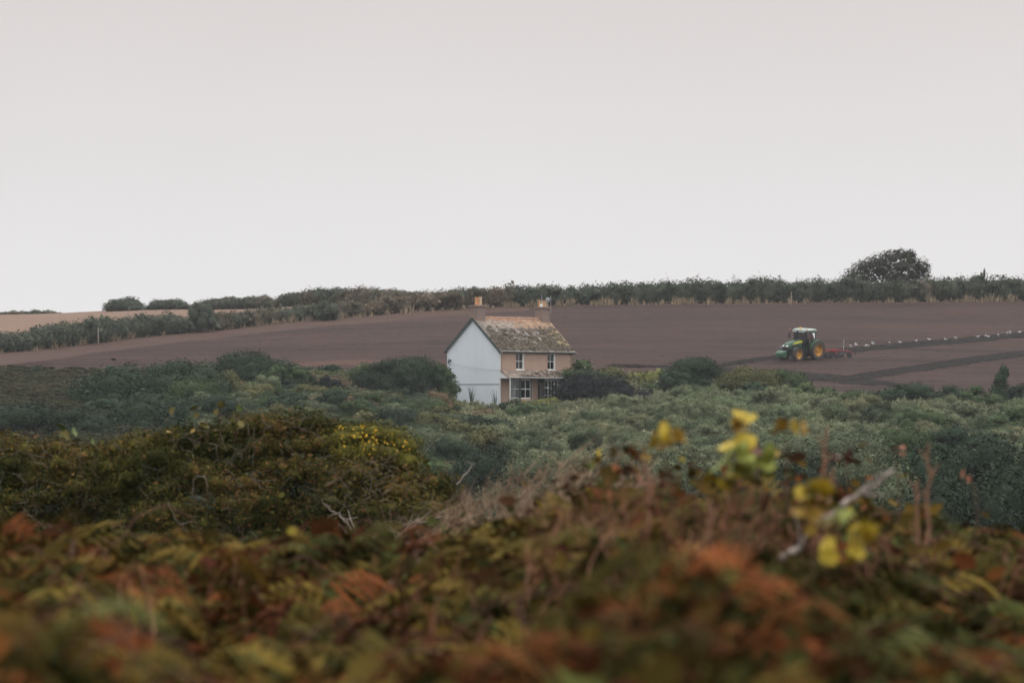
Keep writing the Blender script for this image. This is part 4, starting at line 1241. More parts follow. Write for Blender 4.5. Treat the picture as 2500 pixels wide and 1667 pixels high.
def on_slope(o, x, y, heading):
    """Stand an object on the land at (x, y), its +x axis along the heading."""
    e = .8
    gx = (ground(x + e, y)[0] - ground(x - e, y)[0]) / (2 * e); gy = (ground(x, y + e)[0] - ground(x, y - e)[0]) / (2 * e)
    up = Vector((-gx, -gy, 1)).normalized()
    fw = Vector((math.cos(heading), math.sin(heading), 0)); fw = (fw - up * fw.dot(up)).normalized()
    left = up.cross(fw)
    M = Matrix((fw, left, up)).transposed()
    o.rotation_euler = M.to_euler(); o.location = (x, y, ground(x, y)[0])

TY = 409.5
TX = (1977.4 - 1250) * TY / F
HEAD = math.radians(180 + 42)
tractor = thing("tractor", "green tractor with yellow wheel rims working on the ploughed field", "tractor")
on_slope(tractor, TX, TY, HEAD)
WB = 2.62
def wheel(x, y, R, W, rimR, side):
    w = link("wheel", None, tractor); w.location = (x, y, R - .03)
    h = W / 2
    t = MB().lathe_y([(rimR, -h * .8), (rimR + .04, -h * .95), (R * .86, -h), (R * .955, -h * .9), (R * .975, -h * .5), (R * .975, h * .5), (R * .955, h * .9), (R * .86, h), (rimR + .04, h * .95), (rimR, h * .8), (rimR, -h * .8)], 0, 0, 40)
    nl = 22
    for i in range(nl):                    # chevron lugs
        for sd in (-1, 1):
            a0 = 2 * math.pi * (i + (.5 if sd > 0 else 0)) / nl; pts = []
            for q, yy in ((0, 0.02), (.10, .55), (.17, .98)):
                for da in (-.035, .035):
                    for rr in (R * .955 - .02 * q, R * (1.0 if yy < .9 else .965)):
                        a = a0 + q + da
                        pts.append((rr * math.cos(a), sd * yy * h, rr * math.sin(a)))
            f = []
            for s in (0, 1):
                k = s * 4
                f += [(k, k + 1, k + 5, k + 4), (k + 1, k + 3, k + 7, k + 5), (k + 3, k + 2, k + 6, k + 7)]
            f += [(0, 2, 3, 1), (8, 9, 11, 10)]
            t.add(pts, f)
    t.build("tyre", m_tyre, w)
    s = side
    MB().lathe_y([(rimR + .005, s * h * .82), (rimR - .03, s * h * .80), (rimR - .06, s * h * .35), (rimR - .10, s * h * .12), (rimR * .55, s * h * .02), (rimR * .42, s * h * .20), (rimR * .34, s * h * .25), (.02, s * h * .25),
                  (.02, s * -h * .2), (rimR - .02, s * -h * .2), (rimR + .004, s * -h * .8), (rimR + .005, s * h * .82)], 0, 0, 32).build("rim", m_yellow, w)
    hb = MB().lathe_y([(rimR * .26, s * h * .25), (rimR * .24, s * h * .48), (rimR * .14, s * h * .52), (.01, s * h * .52)], 0, 0, 16, closed=False)
    for i in range(8):
        a = 2 * math.pi * i / 8
        hb.lathe_y([(.026, s * h * .245), (.026, s * h * .33), (.005, s * h * .33)], rimR * .36 * math.cos(a), rimR * .36 * math.sin(a), 6, closed=False)
    hb.build("hub", m_yellow, w)
for s in (1, -1):
    wheel(WB, s * .93, .63, .46, .385, s)
    wheel(0, s * .93, .90, .56, .53, s)
MB().box(-.75, .9, -.28, .28, .62, 1.12, bev=.06).box(.9, 3.2, -.24, .24, .58, .98, bev=.05).build("chassis", m_greend, tractor)
MB().tube([(0, -.75, .87), (0, .75, .87)], .17, 12).build("rear_axle", m_greend, tractor)
MB().tube([(WB, -.75, .62), (WB, .75, .62)], .12, 10).box(WB - .14, WB + .14, -.2, .2, .48, .80, bev=.04).build("front_axle", m_greend, tractor)
# bonnet: lofted, sloping to the nose
rings = []
for x, zt, zb, w in [(1.45, 1.92, 1.18, .42), (1.9, 1.90, 1.10, .43), (2.5, 1.83, 1.08, .43), (2.95, 1.74, 1.10, .42), (3.25, 1.62, 1.16, .39), (3.40, 1.46, 1.24, .33)]:
    rings.append([(x, -w, zb), (x, -w, zt - .22), (x, -w * .86, zt - .07), (x, -w * .45, zt), (x, w * .45, zt), (x, w * .86, zt - .07), (x, w, zt - .22), (x, w, zb)])
hood = MB().loft(rings).build("bonnet", m_green, tractor)
for s in (1, -1):
    st = []
    for x, zt, w in [(1.46, 1.88, .432), (1.9, 1.86, .442), (2.5, 1.76, .44), (2.9, 1.62, .43)]:
        st.append([(x, s * w, zt - .22), (x, s * (w * .88 + .012), zt - .03), (x, s * (w * .80), zt - .03), (x, s * (w - .02), zt - .22)])
    MB().loft(st).build("yellow_stripe", m_stripe, hood)
    MB().loft([[(3.33, s * .34, 1.34), (3.33, s * .12, 1.34), (3.33, s * .12, 1.46), (3.33, s * .36, 1.48)], [(3.44, s * .31, 1.35), (3.47, s * .13, 1.35), (3.43, s * .13, 1.45), (3.40, s * .33, 1.46)]]).build("headlight", m_lamp, hood)
    b = MB()
    for i in range(6): b.box(2.0 + i * .16, 2.10 + i * .16, s * .432 - .012, s * .432 + .012, 1.16, 1.50)
    b.build("side_vent", m_black, hood)
MB().prism([(3.05, .80), (3.36, .86), (3.42, 1.24), (3.3, 1.30), (3.05, 1.2)], -.33, .33).build("grille", m_black, tractor)
MB().box(1.5, 3.05, -.36, .36, .98, 1.20, bev=.03).build("engine_block", m_black, tractor)
# front linkage and weight block
MB().box(3.2, 3.75, -.30, -.20, .55, .72).box(3.2, 3.75, .20, .30, .55, .72).tube([(3.3, 0, .95), (3.75, 0, .85)], .05, 8).build("front_linkage", m_black, tractor)
wt = []
for x, hw, z0, z1 in [(3.72, .50, .42, .98), (3.95, .56, .36, .96), (4.18, .52, .38, .86), (4.30, .40, .44, .74)]:
    wt.append([(x, -hw, z0), (x, -hw, z1 - .08), (x, -hw + .1, z1), (x, hw - .1, z1), (x, hw, z1 - .08), (x, hw, z0)])
MB().loft(wt).build("front_weight", m_green, tractor)
# cab
CX0, CX1, CW, CZ0, CZ1 = .10, 1.52, .86, 1.18, 2.72
def pillar(p, q, r=.045): MB().tube([p, q], r, 6).build("pillar", m_black, cab)
cab = MB().box(CX0 + .05, CX1 - .02, -.62, .62, .95, 1.30, bev=.05).build("cab", m_greend, tractor)
for s in (1, -1):
    pillar((CX1, s * .62, CZ0 + .05), (CX1 - .16, s * CW, CZ1)); pillar((.78, s * .84, CZ0), (.74, s * CW, CZ1), .04); pillar((CX0, s * .84, 1.75), (CX0 - .05, s * .78, CZ1), .055)
    MB().add([(1.44, s * .66, CZ0 + .12), (.80, s * .85, CZ0 + .05), (.76, s * (CW + .004), CZ1 - .03), (1.34, s * (CW + .002), CZ1 - .03),
              (1.44, s * .65, CZ0 + .12), (.80, s * .84, CZ0 + .05), (.76, s * (CW - .006), CZ1 - .03), (1.34, s * (CW - .008), CZ1 - .03)],
             [(0, 1, 2, 3), (7, 6, 5, 4), (0, 4, 5, 1), (2, 6, 7, 3)]).build("door_pane", m_cabglass, cab)
    MB().add([(.74, s * .85, 1.72), (.14, s * .845, 1.78), (.09, s * .79, CZ1 - .03), (.70, s * CW, CZ1 - .03), (.74, s * .84, 1.72), (.14, s * .835, 1.78), (.09, s * .78, CZ1 - .03), (.70, s * (CW - .01), CZ1 - .03)],
             [(0, 1, 2, 3), (7, 6, 5, 4), (0, 4, 5, 1), (2, 6, 7, 3)]).build("rear_side_pane", m_cabglass, cab)
MB().add([(1.53, -.60, CZ0 + .12), (1.53, .60, CZ0 + .12), (1.37, .84, CZ1 - .03), (1.37, -.84, CZ1 - .03), (1.52, -.60, CZ0 + .12), (1.52, .60, CZ0 + .12), (1.36, .84, CZ1 - .03), (1.36, -.84, CZ1 - .03)],
         [(0, 1, 2, 3), (7, 6, 5, 4), (0, 4, 5, 1), (2, 6, 7, 3)]).build("windscreen", m_cabglass, cab)
MB().box(CX0 - .06, CX0 - .05, -.76, .76, 1.70, CZ1 - .03).build("rear_pane", m_cabglass, cab)
rf = []
for x, hw, z0, z1 in [(-.12, .72, 2.70, 2.80), (.0, .86, 2.68, 2.90), (.5, .95, 2.69, 2.97), (1.2, .95, 2.70, 2.95), (1.55, .90, 2.73, 2.88), (1.64, .78, 2.76, 2.83)]:
    rf.append([(x, -hw, z0), (x, -hw, z1 - .1), (x, -hw + .12, z1), (x, hw - .12, z1), (x, hw, z1 - .1), (x, hw, z0)])
croof = MB().loft(rf).build("cab_roof", m_roofg, cab)
croof.parent = tractor
MB().box(1.36, 1.60, -.80, .80, 2.64, 2.735, bev=.02).build("light_bar", m_black, croof)
for yy in (-.70, -.52, -.36, .10, .30, .52, .72):
    MB().lathe_y([(.0, 0), (.05, .0), (.055, .05), (.03, .06)], 0, 0, 10, closed=False).build("work_light", m_lamp, croof)
    o = croof.children[-1]; o.rotation_euler = (0, 0, math.radians(-90)); o.location = (1.605, yy, 2.69)
MB().lathe_z([(.09, 2.90), (.10, 2.95), (.09, 3.06), (.04, 3.10)], 1.25, -.12, 12).build("beacon", m_orange, croof)
for s in (1, -1):
    MB().tube([(1.52, s * .86, 2.70), (1.60, s * 1.12, 2.74), (1.60, s * 1.14, 2.86)], .018, 6).build("marker_arm", m_black, croof)
    MB().lathe_z([(.045, 2.86), (.05, 2.95), (.02, 2.97)], 1.60, s * 1.14, 8).build("marker_lamp", m_redlens, croof)
    MB().tube([(1.46, s * .86, 2.55), (1.66, s * 1.18, 2.55), (1.66, s * 1.20, 2.48)], .018, 6).box(1.62, 1.68, s * 1.18 - .10, s * 1.18 + .10, 2.02, 2.48, bev=.02).build("mirror", m_black, cab)
MB().box(.35, .80, -.24, .24, 1.31, 1.62, bev=.04).box(.22, .36, -.24, .24, 1.45, 2.25, bev=.03).build("seat", m_seat, cab)
MB().tube([(1.32, 0, 1.31), (1.16, 0, 1.82)], .04, 8).tube([(1.16 + .06 * math.cos(a), .19 * math.sin(a), 1.84 + .19 * math.cos(a) * .5) for a in np.linspace(0, 6.283, 17)], .016, 6).build("steering_wheel", m_black, cab)
MB().tube([(1.62, -.56, 1.2), (1.62, -.56, 2.55), (1.56, -.60, 2.68)], .06, 10).build("exhaust", m_black, tractor)
# mudguards
for s in (1, -1):
    rr = []
    for a in np.linspace(math.radians(20), math.radians(165), 14):
        rI, rO = .96, 1.0
        rr.append([(rI * math.cos(a), s * .62, .87 + rI * math.sin(a)), (rO * math.cos(a), s * .60, .87 + rO * math.sin(a)), (rO * math.cos(a), s * 1.16, .87 + rO * math.sin(a)), (rI * math.cos(a) , s * 1.18, .85 + rI * math.sin(a))])
    fen = MB().loft(rr).build("mudguard", m_green, tractor)
    MB().box(-1.02, -.96, s * .80, s * 1.05, 1.25, 1.45).build("tail_light", m_redlens, fen)
    MB().add([(.95, s * .63, 1.12), (.6, s * .63, 1.6), (.1, s * .63, 1.86), (-.5, s * .63, 1.7), (-.5, s * .60, 1.7), (.1, s * .60, 1.86), (.6, s * .60, 1.6), (.95, s * .60, 1.12), (.4, s * .62, .95)],
             [(0, 1, 2, 3, 8), (8, 4, 5, 6, 7)]).build("mudguard_side", m_greend, fen)
    rr = []
    for a in np.linspace(math.radians(35), math.radians(160), 10):
        rr.append([(WB + .69 * math.cos(a), s * .74, .61 + .69 * math.sin(a)), (WB + .71 * math.cos(a), s * .74, .61 + .71 * math.sin(a)), (WB + .71 * math.cos(a), s * 1.14, .61 + .71 * math.sin(a)), (WB + .69 * math.cos(a), s * 1.15, .60 + .69 * math.sin(a))])
    MB().loft(rr).build("front_mudguard", m_black, tractor)
    MB().box(1.05, 1.75, s * .50 - .16, s * .50 + .22, .55, 1.05, bev=.06).build("fuel_tank", m_greend, tractor)
    st = MB()
    for i in range(3): st.box(1.1, 1.5, s * (.78 + .02 * i) - .10, s * (.78 + .02 * i) + .10, .40 + i * .24, .43 + i * .24)
    st.box(1.08, 1.098, s * .70, s * .92, .38, 1.15).box(1.502, 1.52, s * .70, s * .92, .38, 1.15).build("step", m_black, tractor)
MB().tube([(-.7, -.35, .55), (-1.35, -.35, .50)], .04, 6).tube([(-.7, .35, .55), (-1.35, .35, .50)], .04, 6).tube([(-.7, 0, 1.05), (-1.3, 0, .85)], .04, 6).build("rear_linkage", m_black, tractor)

# ================================================================ red cultivator behind the tractor
def along(dist):
    return TX + math.cos(HEAD) * dist, TY + math.sin(HEAD) * dist
cx, cy = along(-1.3)
cult = thing("cultivator", "red tined cultivator drawn behind the green tractor", "cultivator")
on_slope(cult, cx, cy, HEAD)
MB().box(-.08, .0, -.9, .9, .60, .68).box(-1.38, -1.30, -1.05, 1.05, .60, .68).box(-2.68, -2.60, -1.15, 1.15, .58, .66).box(-2.6, -.08, -.42, -.35, .685, .75).box(-2.6, -.08, .35, .42, .685, .75).build("frame", m_red, cult)
MB().tube([(-.06, -.35, .70), (.05, 0, 1.05), (-.06, .35, .70)], .035, 6).tube([(.05, 0, 1.05), (-1.3, 0, .72)], .03, 6).build("headstock", m_red, cult)
for x, n, off in ((-.04, 3, .0), (-1.34, 4, .2), (-2.64, 4, 0)):
    for i in range(n):
        y = -.85 + i * (1.7 / (n - 1)) + off * .2
        MB().tube([(x, y, .62), (x - .18, y, .50), (x - .10, y, .22), (x + .10, y, -.05)], [.04, .04, .035, .03], 6).box(x + .02, x + .16, y - .07, y + .07, -.08, .0).build("tine", m_steel, cult)
for i, (x, y) in enumerate([(-.55, .95), (-.75, .35), (-.85, -.5), (-1.85, 1.05), (-1.95, .4), (-2.05, -.6), (-3.1, 1.0), (-3.1, .2), (-3.1, -.7)]):
    d = MB().lathe_y([(.02, -.012), (.24, -.05), (.28, 0), (.24, .012), (.02, .03)], 0, 0, 18, closed=False).build("disc", m_steel, cult)
    d.location = (x, y, .24); d.rotation_euler = (0, 0, math.radians(18 if i % 2 else -18))
    MB().tube([(x, y, .24), (x + .06, y, .45), (x + .18, y, .62)], .03, 6).build("disc_arm", m_red, cult)
for s in (1, -1):
    MB().tube([(-2.64, s * .8, .62), (-3.0, s * .85, .66), (-3.35, s * .9, .48)], .035, 6).build("rear_arm", m_red, cult)
    MB().tube([(-2.64, s * 1.1, .62), (-3.3, s * 1.2, .50), (-3.6, s * 1.25, .36)], .03, 6).build("side_arm", m_red, cult)
MB().tube([(-2.75, .55, .60), (-2.82, .55, 1.68)], .028, 8).build("marker_pole", m_gutter, cult)
MB().lathe_y([(.05, -.14), (.30, -.14), (.34, -.10), (.34, .10), (.30, .14), (.05, .14)], -1.15, .32, 20, closed=False).build("depth_wheel", m_tyre, cult)
cult.children[-1].location = (0, 1.28, 0)
MB().tube([(-1.15, 1.12, .32), (-1.30, 1.0, .64)], .035, 6).build("wheel_arm", m_red, cult)

# ================================================================ gulls following the plough
m_gull = mat_plain("white_feathers", (.78, .78, .77), .8, .1, noise=.06)
m_gwing = mat_plain("grey_wing_feathers", (.42, .43, .45), .8, .1, noise=.1)
m_beak = mat_plain("yellow_beak", (.65, .42, .05), .5, .3)
m_tip = mat_plain("black_wing_tips", (.03, .03, .03), .8, .1)
def gull_mesh(flying, flap):
    b = MB(); rings = []
    for x, z, ry, rz in [(-.30, .00, .02, .008), (-.22, .0, .045, .02), (-.12, .0, .075, .06), (.0, -.01, .095, .085), (.10, .0, .085, .08), (.17, .045, .055, .055), (.21, .085, .045, .045), (.25, .10, .048, .046), (.29, .098, .034, .032), (.315, .092, .012, .014)]:
        rings.append([(x, ry * math.cos(a), z + rz * math.sin(a)) for a in np.linspace(0, 2 * math.pi, 10, endpoint=False)])
    b.loft(rings, 0)
    b.tube([(.30, 0, .092), (.345, 0, .088), (.37, 0, .078)], [.014, .011, .004], 6, 2)
    for s in (1, -1):
        if flying:
            st = []
            for q, (xo, up) in enumerate([(0, 0), (.03, .35), (.02, .75), (-.06, 1.0)]):
                yy = s * (.06 + .60 * [0, .35, .75, 1][q]); zz = .03 + flap * [0, .30, .48, .42][q]
                c = [.14, .12, .08, .015][q]
                st.append([(xo + c * .5, yy, zz), (xo, yy, zz + .014), (xo - c * .7, yy, zz), (xo, yy, zz - .008)])
            b.loft(st[:3], 1); b.loft(st[2:], 3)
        else:
            b.loft([[(x, s * (y + d), z + e) for d, e in ((0, -.05), (.022, 0), (.012, .045), (-.012, .03))] for x, y, z in [(.10, .07, .02), (.0, .088, .03), (-.14, .072, .025), (-.28, .03, .02)]], 1)
            b.loft([[(x, s * (y + d), z + e) for d, e in ((0, -.016), (.008, 0), (0, .014))] for x, y, z in [(-.27, .03, .022), (-.40, .008, .02)]], 3)
            b.tube([(.0, s * .035, -.06), (.01, s * .035, -.17), (.0, s * .035, -.235), (.05, s * .035, -.24)], [.012, .009, .009, .012], 5, 2)
    o = b.build("gull", [m_gull, m_gwing, m_beak, m_tip], smooth=True)
    me = o.data; bpy.data.objects.remove(o); return me
G_STAND = gull_mesh(False, 0); G_FLY = gull_mesh(True, .75); G_GLIDE = gull_mesh(True, -.1)
GULLS = [  # px, v, mesh, heading deg, label
    (2078, 848, 's', 120, "gull standing nearest the red cultivator"), (2091, 848, 'f', 200, "greyish gull fluttering second behind the cultivator"),
    (2112, 848, 's', 60, "gull standing third behind the cultivator"), (2119, 847, 's', 170, "gull standing fourth behind the cultivator, close to the third"),
    (2132, 845, 'f', 200, "gull with raised wing, fifth behind the cultivator"), (2172, 840, 's', 100, "upright gull alone, sixth behind the cultivator"),
    (2198, 841, 'g', 190, "gull with half open wings, seventh behind the cultivator"), (2236, 835, 's', 45, "gull standing just left of the widest white gull"),
    (2269, 834, 'g', 185, "widest looking white gull in the middle of the furrow"), (2310, 832, 's', 140, "small gull right of the widest white one"),
    (2334, 828, 's', 210, "hunched gull tenth along the furrow"), (2387, 825, 's', 20, "small grey gull alone on the right half of the furrow"),
    (2406, 823, 's', 80, "upper gull of the close pair on the right"), (2413, 827, 'g', 150, "lower gull of the close pair on the right"),
    (2438, 821, 's', 110, "single gull between the two close pairs on the right"), (2458, 816, 's', 70, "small gull at the left of the last close pair"),
    (2466, 818, 'f', 160, "leaning gull at the right of the last close pair"), (2489, 816, 'g', 10, "gull furthest right at the edge of the picture")]
for px, v, k, hd, lab in GULLS:
    x, y = hit(px, v + 4, 380, 470)
    g = float(ground(x, y)[0])
    o = link("gull", {'s': G_STAND, 'f': G_FLY, 'g': G_GLIDE}[k])
    o.location = (x, y, g + .07 + (.24 if k == 's' else .34)); o.rotation_euler = (0, 0, math.radians(hd))
    sc = .74 if k == 's' else .66
    o.scale = (sc, sc, sc)
    tag(o, lab, "gull", "gulls following the tractor")

# ================================================================ hawthorn bushes in the middle distance (about 45 m off)
HT_P = [-200, 0, 120, 240, 300, 350, 430, 500, 600, 700, 800, 900, 960, 1010, 1060, 1100, 1120]
HT_V = [1062, 1060, 1066, 1088, 1076, 1060, 1046, 1036, 1024, 1020, 1022, 1034, 1052, 1078, 1110, 1150, 1200]
def thorn_cols(P, r):
    """Leaf colours: dark green, olive, russet where the leaves have turned."""
    n1 = snoise(P, 1.6, 71) + .45 * r.normal(size=len(P))
    n2 = snoise(P, .55, 72)
    zt = np.clip((P[:, 2] - (EYE - 1.1)) / 1.0, 0, 1)
    c = np.empty((len(P), 3))
    c[:] = (.025, .027, .007)
    c[n1 > -.05] = (.052, .051, .012)
    c[n1 > .40] = (.090, .076, .018)
    rus = (n1 * .6 + n2 + .5 * r.normal(size=len(P)) + zt * .7) > .98
    c[rus] = (.125, .070, .025)
    red = (n2 * 1.2 + .5 * r.normal(size=len(P)) + zt * .6) > 1.45
    c[red] = (.14, .065, .034)
    return c * np.exp(.30 * r.normal(size=(len(P), 1)))

def thorn_bush(label, x0, x1, d, top, seed, vbot=1372, cat="bush", cell=95, name="hawthorn_bush", per=2100, cols=thorn_cols):
    r = rng(seed); k = d / F
    o = thing(name, label, cat, at((x0 + x1) / 2, vbot, d), 0, "hawthorn bushes behind the brambles")
    org = np.array(o.location)
    L = []
    for px in np.arange(x0 + 30, x1 - 10, 52):
        vt = np.interp(px, top[0], top[1])
        v = vt + 26
        row = 0
        while v < vbot:
            s = r.uniform(.8, 1.25)
            rx, rz = 44 * k * s, 30 * k * s
            dy = -.25 * row + r.normal() * .25
            L.append((*(at(px + r.normal() * 12, v + r.normal() * 6, d + dy) - org), rx, rx * 1.3, rz))
            if row == 0: L.append((*(at(px + r.normal() * 10, v + 4, d + .7) - org), rx, rx * 1.3, rz))
            v += 44; row += 1
    data = foliage(L, per, .025, r, lambda P, rr: cols(P + org, rr), spread=.22, wisps=.22, up=.25, core=.62)
    f = link("foliage", leaf_mesh("foliage", data, leaf_near), o); f["kind"] = "stuff"
    # twigs: bare grey twigs breaking through the leaves
    b = MB()
    for i in range(int((x1 - x0) * .22)):
        px = r.uniform(x0 + 20, x1 - 20); vt = np.interp(px, top[0], top[1])
        v = r.uniform(vt + 5, vbot - 20)
        p = at(px, v, d - .35 - .25 * (v - vt) / 60) - org
        L_ = r.uniform(.10, .34)
        a = r.uniform(-.5, 3.6)
        dirn = np.array((math.cos(a), -.25, abs(math.sin(a)) * .8)); pts = [p]
        for q in range(3):
            dirn = dirn + r.normal(size=3) * .45; dirn /= np.linalg.norm(dirn)
            pts.append(pts[-1] + dirn * L_ / 3)
        b.tube(pts, [.0042, .0034, .0026, .0015], 4)
        if r.random() < .6:
            q = pts[2]; b.tube([q, q + np.array((r.normal() * .06, -.03, .07)), q + np.array((r.normal() * .1, -.03, .12))], [.004, .003, .0015], 4)
    t = b.build("twigs", bark_pale, o); t["kind"] = "stuff"
    m = MB()
    for i in range(5):
        a = r.uniform(-1, 1)
        m.tube([(a * .3, .5, -.3), (a * .5 + r.normal() * .1, .5, .2), (a * .8, .5 + r.normal() * .1, .5), (a * 1.0, .5 + r.normal() * .1, .75)], [.05, .04, .03, .012], 6)
    m.build("trunk", bark, o)
    return o, org
thorn_bush("russet topped hawthorn bush at the far left", -420, 300, 46.5, (HT_P, HT_V), 501)
thorn_bush("wide hawthorn bush left of the yellow flowers, bare shoots on top", 260, 700, 45.5, (HT_P, HT_V), 502)
thorn_bush("dark hawthorn bush under the yellow flowers", 640, 1010, 46.0, (HT_P, HT_V), 503)
low_top = ([760, 820, 880, 950, 1020, 1070, 1105, 1130], [1190, 1150, 1132, 1130, 1142, 1170, 1215, 1290])
thorn_bush("lower brownish hawthorn bush at the right end, bare branches at its foot", 770, 1135, 44.0, low_top, 504)

def bare_branch(px_pts, d, rad, label, seed, mat=bark_dead, name="bare_branch", group="bare branches", parts=5):
    r = rng(seed)
    P = np.array([at(p, v, d + dd) for p, v, dd in px_pts]); org = P[0]
    o = thing(name, label, "branch", org, 0, group)
    q = np.linspace(0, 1, 14); t = np.linspace(0, 1, len(P))
    pts = np.stack([np.interp(q, t, P[:, k]) for k in range(3)], 1) - org
    pts[1:-1] += r.normal(size=(12, 3)) * rad * .8
    MB().tube(pts, np.linspace(rad, rad * .35, 14) * (1 + .15 * r.normal(size=14)), 8).build("stem", mat, o)
    for i in range(parts):
        j = r.integers(3, 13); dirn = np.array((r.normal() * .8, -.2, abs(r.normal()) * .6 + .15)); dirn /= np.linalg.norm(dirn)
        s = [pts[j]]
        L = np.linalg.norm(pts[-1]) * r.uniform(.15, .35)
        for z in range(3):
            dirn = dirn + r.normal(size=3) * .35; dirn /= np.linalg.norm(dirn); s.append(s[-1] + dirn * L / 3)
        MB().tube(s, [rad * .45, rad * .36, rad * .28, rad * .12], 5).build("twig", mat, o)
    return o
bare_branch([(1090, 1318, 0), (1010, 1330, -.2), (930, 1334, -.3), (860, 1326, -.3), (790, 1300, -.2)], 42.6, .017, "pale bare branch lying lowest at the foot of the hawthorn", 511, parts=9)
bare_branch([(940, 1334, 0), (985, 1300, -.1), (1030, 1270, -.2), (1075, 1262, -.2)], 42.7, .013, "pale bare branch rising to the right at the hawthorn foot", 512, parts=6)
bare_branch([(880, 1330, 0), (850, 1280, -.2), (830, 1255, -.2), (800, 1240, -.2)], 42.8, .011, "pale bare branch rising to the left at the hawthorn foot", 513, parts=6)
bare_branch([(480, 1330, 0), (455, 1295, -.1), (425, 1262, -.2), (410, 1225, -.2)], 43.6, .010, "thin grey branch in the dark lower left of the hawthorn", 514, mat=bark_pale, parts=6)
bare_branch([(470, 1200, 0), (478, 1165, -.1), (500, 1160, -.15), (508, 1190, -.2)], 44.2, .009, "hooked grey twig in the middle of the wide hawthorn", 515, mat=bark_pale, parts=3)
bare_branch([(1115, 1182, 0), (1135, 1158, 0), (1150, 1140, 0), (1160, 1130, 0)], 43.0, .008, "thin bare twig sticking out right of the hawthorn", 516, parts=3)

# ---- yellow flowering shrub growing through the hawthorn
def flower_shrub():
    r = rng(521); d = 44.6; k = d / F
    o = thing("yellow_flower_shrub", "shrub covered in small yellow flowers at the right of the hawthorn top", "shrub", at(900, 1200, d))
    org = np.array(o.location)
    L = [(*(at(px, v, d + dy) - org), 42 * k, 60 * k, 30 * k) for px, v, dy in [(835, 1075, 0), (870, 1062, .1), (915, 1062, .1), (955, 1070, .1), (985, 1090, 0), (850, 1110, -.2), (900, 1105, -.2), (945, 1112, -.2), (990, 1130, -.2)]]
    f = link("foliage", leaf_mesh("foliage", foliage(L, 1300, .030, r, lambda P, rr: np.array([(.085, .078, .018)]) * np.exp(.3 * rr.normal(size=(len(P), 1))), spread=.22, wisps=.2), leaf_near), o); f["kind"] = "stuff"
    m_fl = mat_plain("yellow_petals", (.66, .42, .035), .7, .2, noise=.15, nscale=30)
    b = MB()
    for i in range(7):
        a = i / 7 * 6.283
        c, s = math.cos(a), math.sin(a)
        b.add([(0, 0, 0), (.4 * c - .22 * s, .4 * s + .22 * c, .18), (.75 * c, .75 * s, .12), (.4 * c + .22 * s, .4 * s - .22 * c, .18)], [(0, 1, 2, 3)])
    b.lathe_z([(.25, -.05), (.28, .10), (.15, .24)], 0, 0, 7)
    fo = b.build("flower", m_fl); me = fo.data; bpy.data.objects.remove(fo)
    for i in range(96):
        while True:
            px, v = r.uniform(808, 1000), r.uniform(1036, 1135)
            top = np.interp(px, HT_P, HT_V) + 4
            dens = math.exp(-((px - 900) / 105) ** 2 - ((v - 1068) / 42) ** 2)
            if v > top and r.random() < dens: break
        q = link("flower", me, o); q.location = at(px, v, d - .30 - .35 * (v - top) / 80) - org
        q.rotation_euler = (math.radians(r.uniform(10, 80)), r.normal() * .4, r.uniform(0, 6)); s = r.uniform(.012, .021); q.scale = (s, s, s)
    st = MB()
    for i in range(6): st.tube([(r.normal() * .1, 0, -.4), (r.normal() * .3, -.1, .3), (r.normal() * .35, -.1, .6)], [.012, .009, .004], 5)
    st.build("stem", bark, o)
flower_shrub()

# ================================================================ near growth: leaves, sprigs, dead stems
LEAF_COL = {"yellow": (.40, .29, .028), "lime": (.21, .23, .045), "ochre": (.26, .155, .02), "rust": (.20, .07, .022), "pink": (.30, .11, .055), "green": (.09, .12, .03), "maroon": (.08, .024, .018), "olive": (.13, .11, .028)}
LEAF_MAT = {k: mat_plain("leaf_" + k, c, .6, .25, noise=.25, nscale=20) for k, c in LEAF_COL.items()}
def leaf_shape(seed):
    """A lobed, folded, slightly curled leaf about 1 unit long, base at the origin, along +y."""
    r = rng(seed)
    prof = [(0, .02), (.10, .20), (.22, .40), (.30, .33), (.42, .46), (.55, .36), (.68, .40), (.80, .24), (.92, .12), (1.0, .0)]
    V, Fc = [], []
    for i, (y, w) in enumerate(prof):
        bend = -.25 * y * y + .05 * math.sin(y * 7 + seed)
        w1, w2 = w * r.uniform(.85, 1.15), w * r.uniform(.85, 1.15)
        V += [(-w1, y, bend + .30 * w1), (0, y, bend), (w2, y, bend + .30 * w2)]
    for i in range(len(prof) - 1):
        a = i * 3
        Fc += [(a, a + 1, a + 4, a + 3), (a + 1, a + 2, a + 5, a + 4)]
    return V, Fc
LEAF_SH = []
for k in range(4):
    v_, f_ = leaf_shape(k)
    for cname in LEAF_COL:
        me = bpy.data.meshes.new("leaf"); me.from_pydata(v_, [], f_); me.materials.append(LEAF_MAT[cname])
        me.polygons.foreach_set("use_smooth", [True] * len(me.polygons))
        LEAF_SH.append(((k, cname), me))
LEAF_SH = dict(LEAF_SH)
m_cane = mat_plain("reddish_cane", (.10, .05, .032), .8, .2, noise=.3, nscale=30)
m_drystem = mat_plain("dry_stem", (.24, .13, .085), .9, .1, noise=.3, nscale=20)
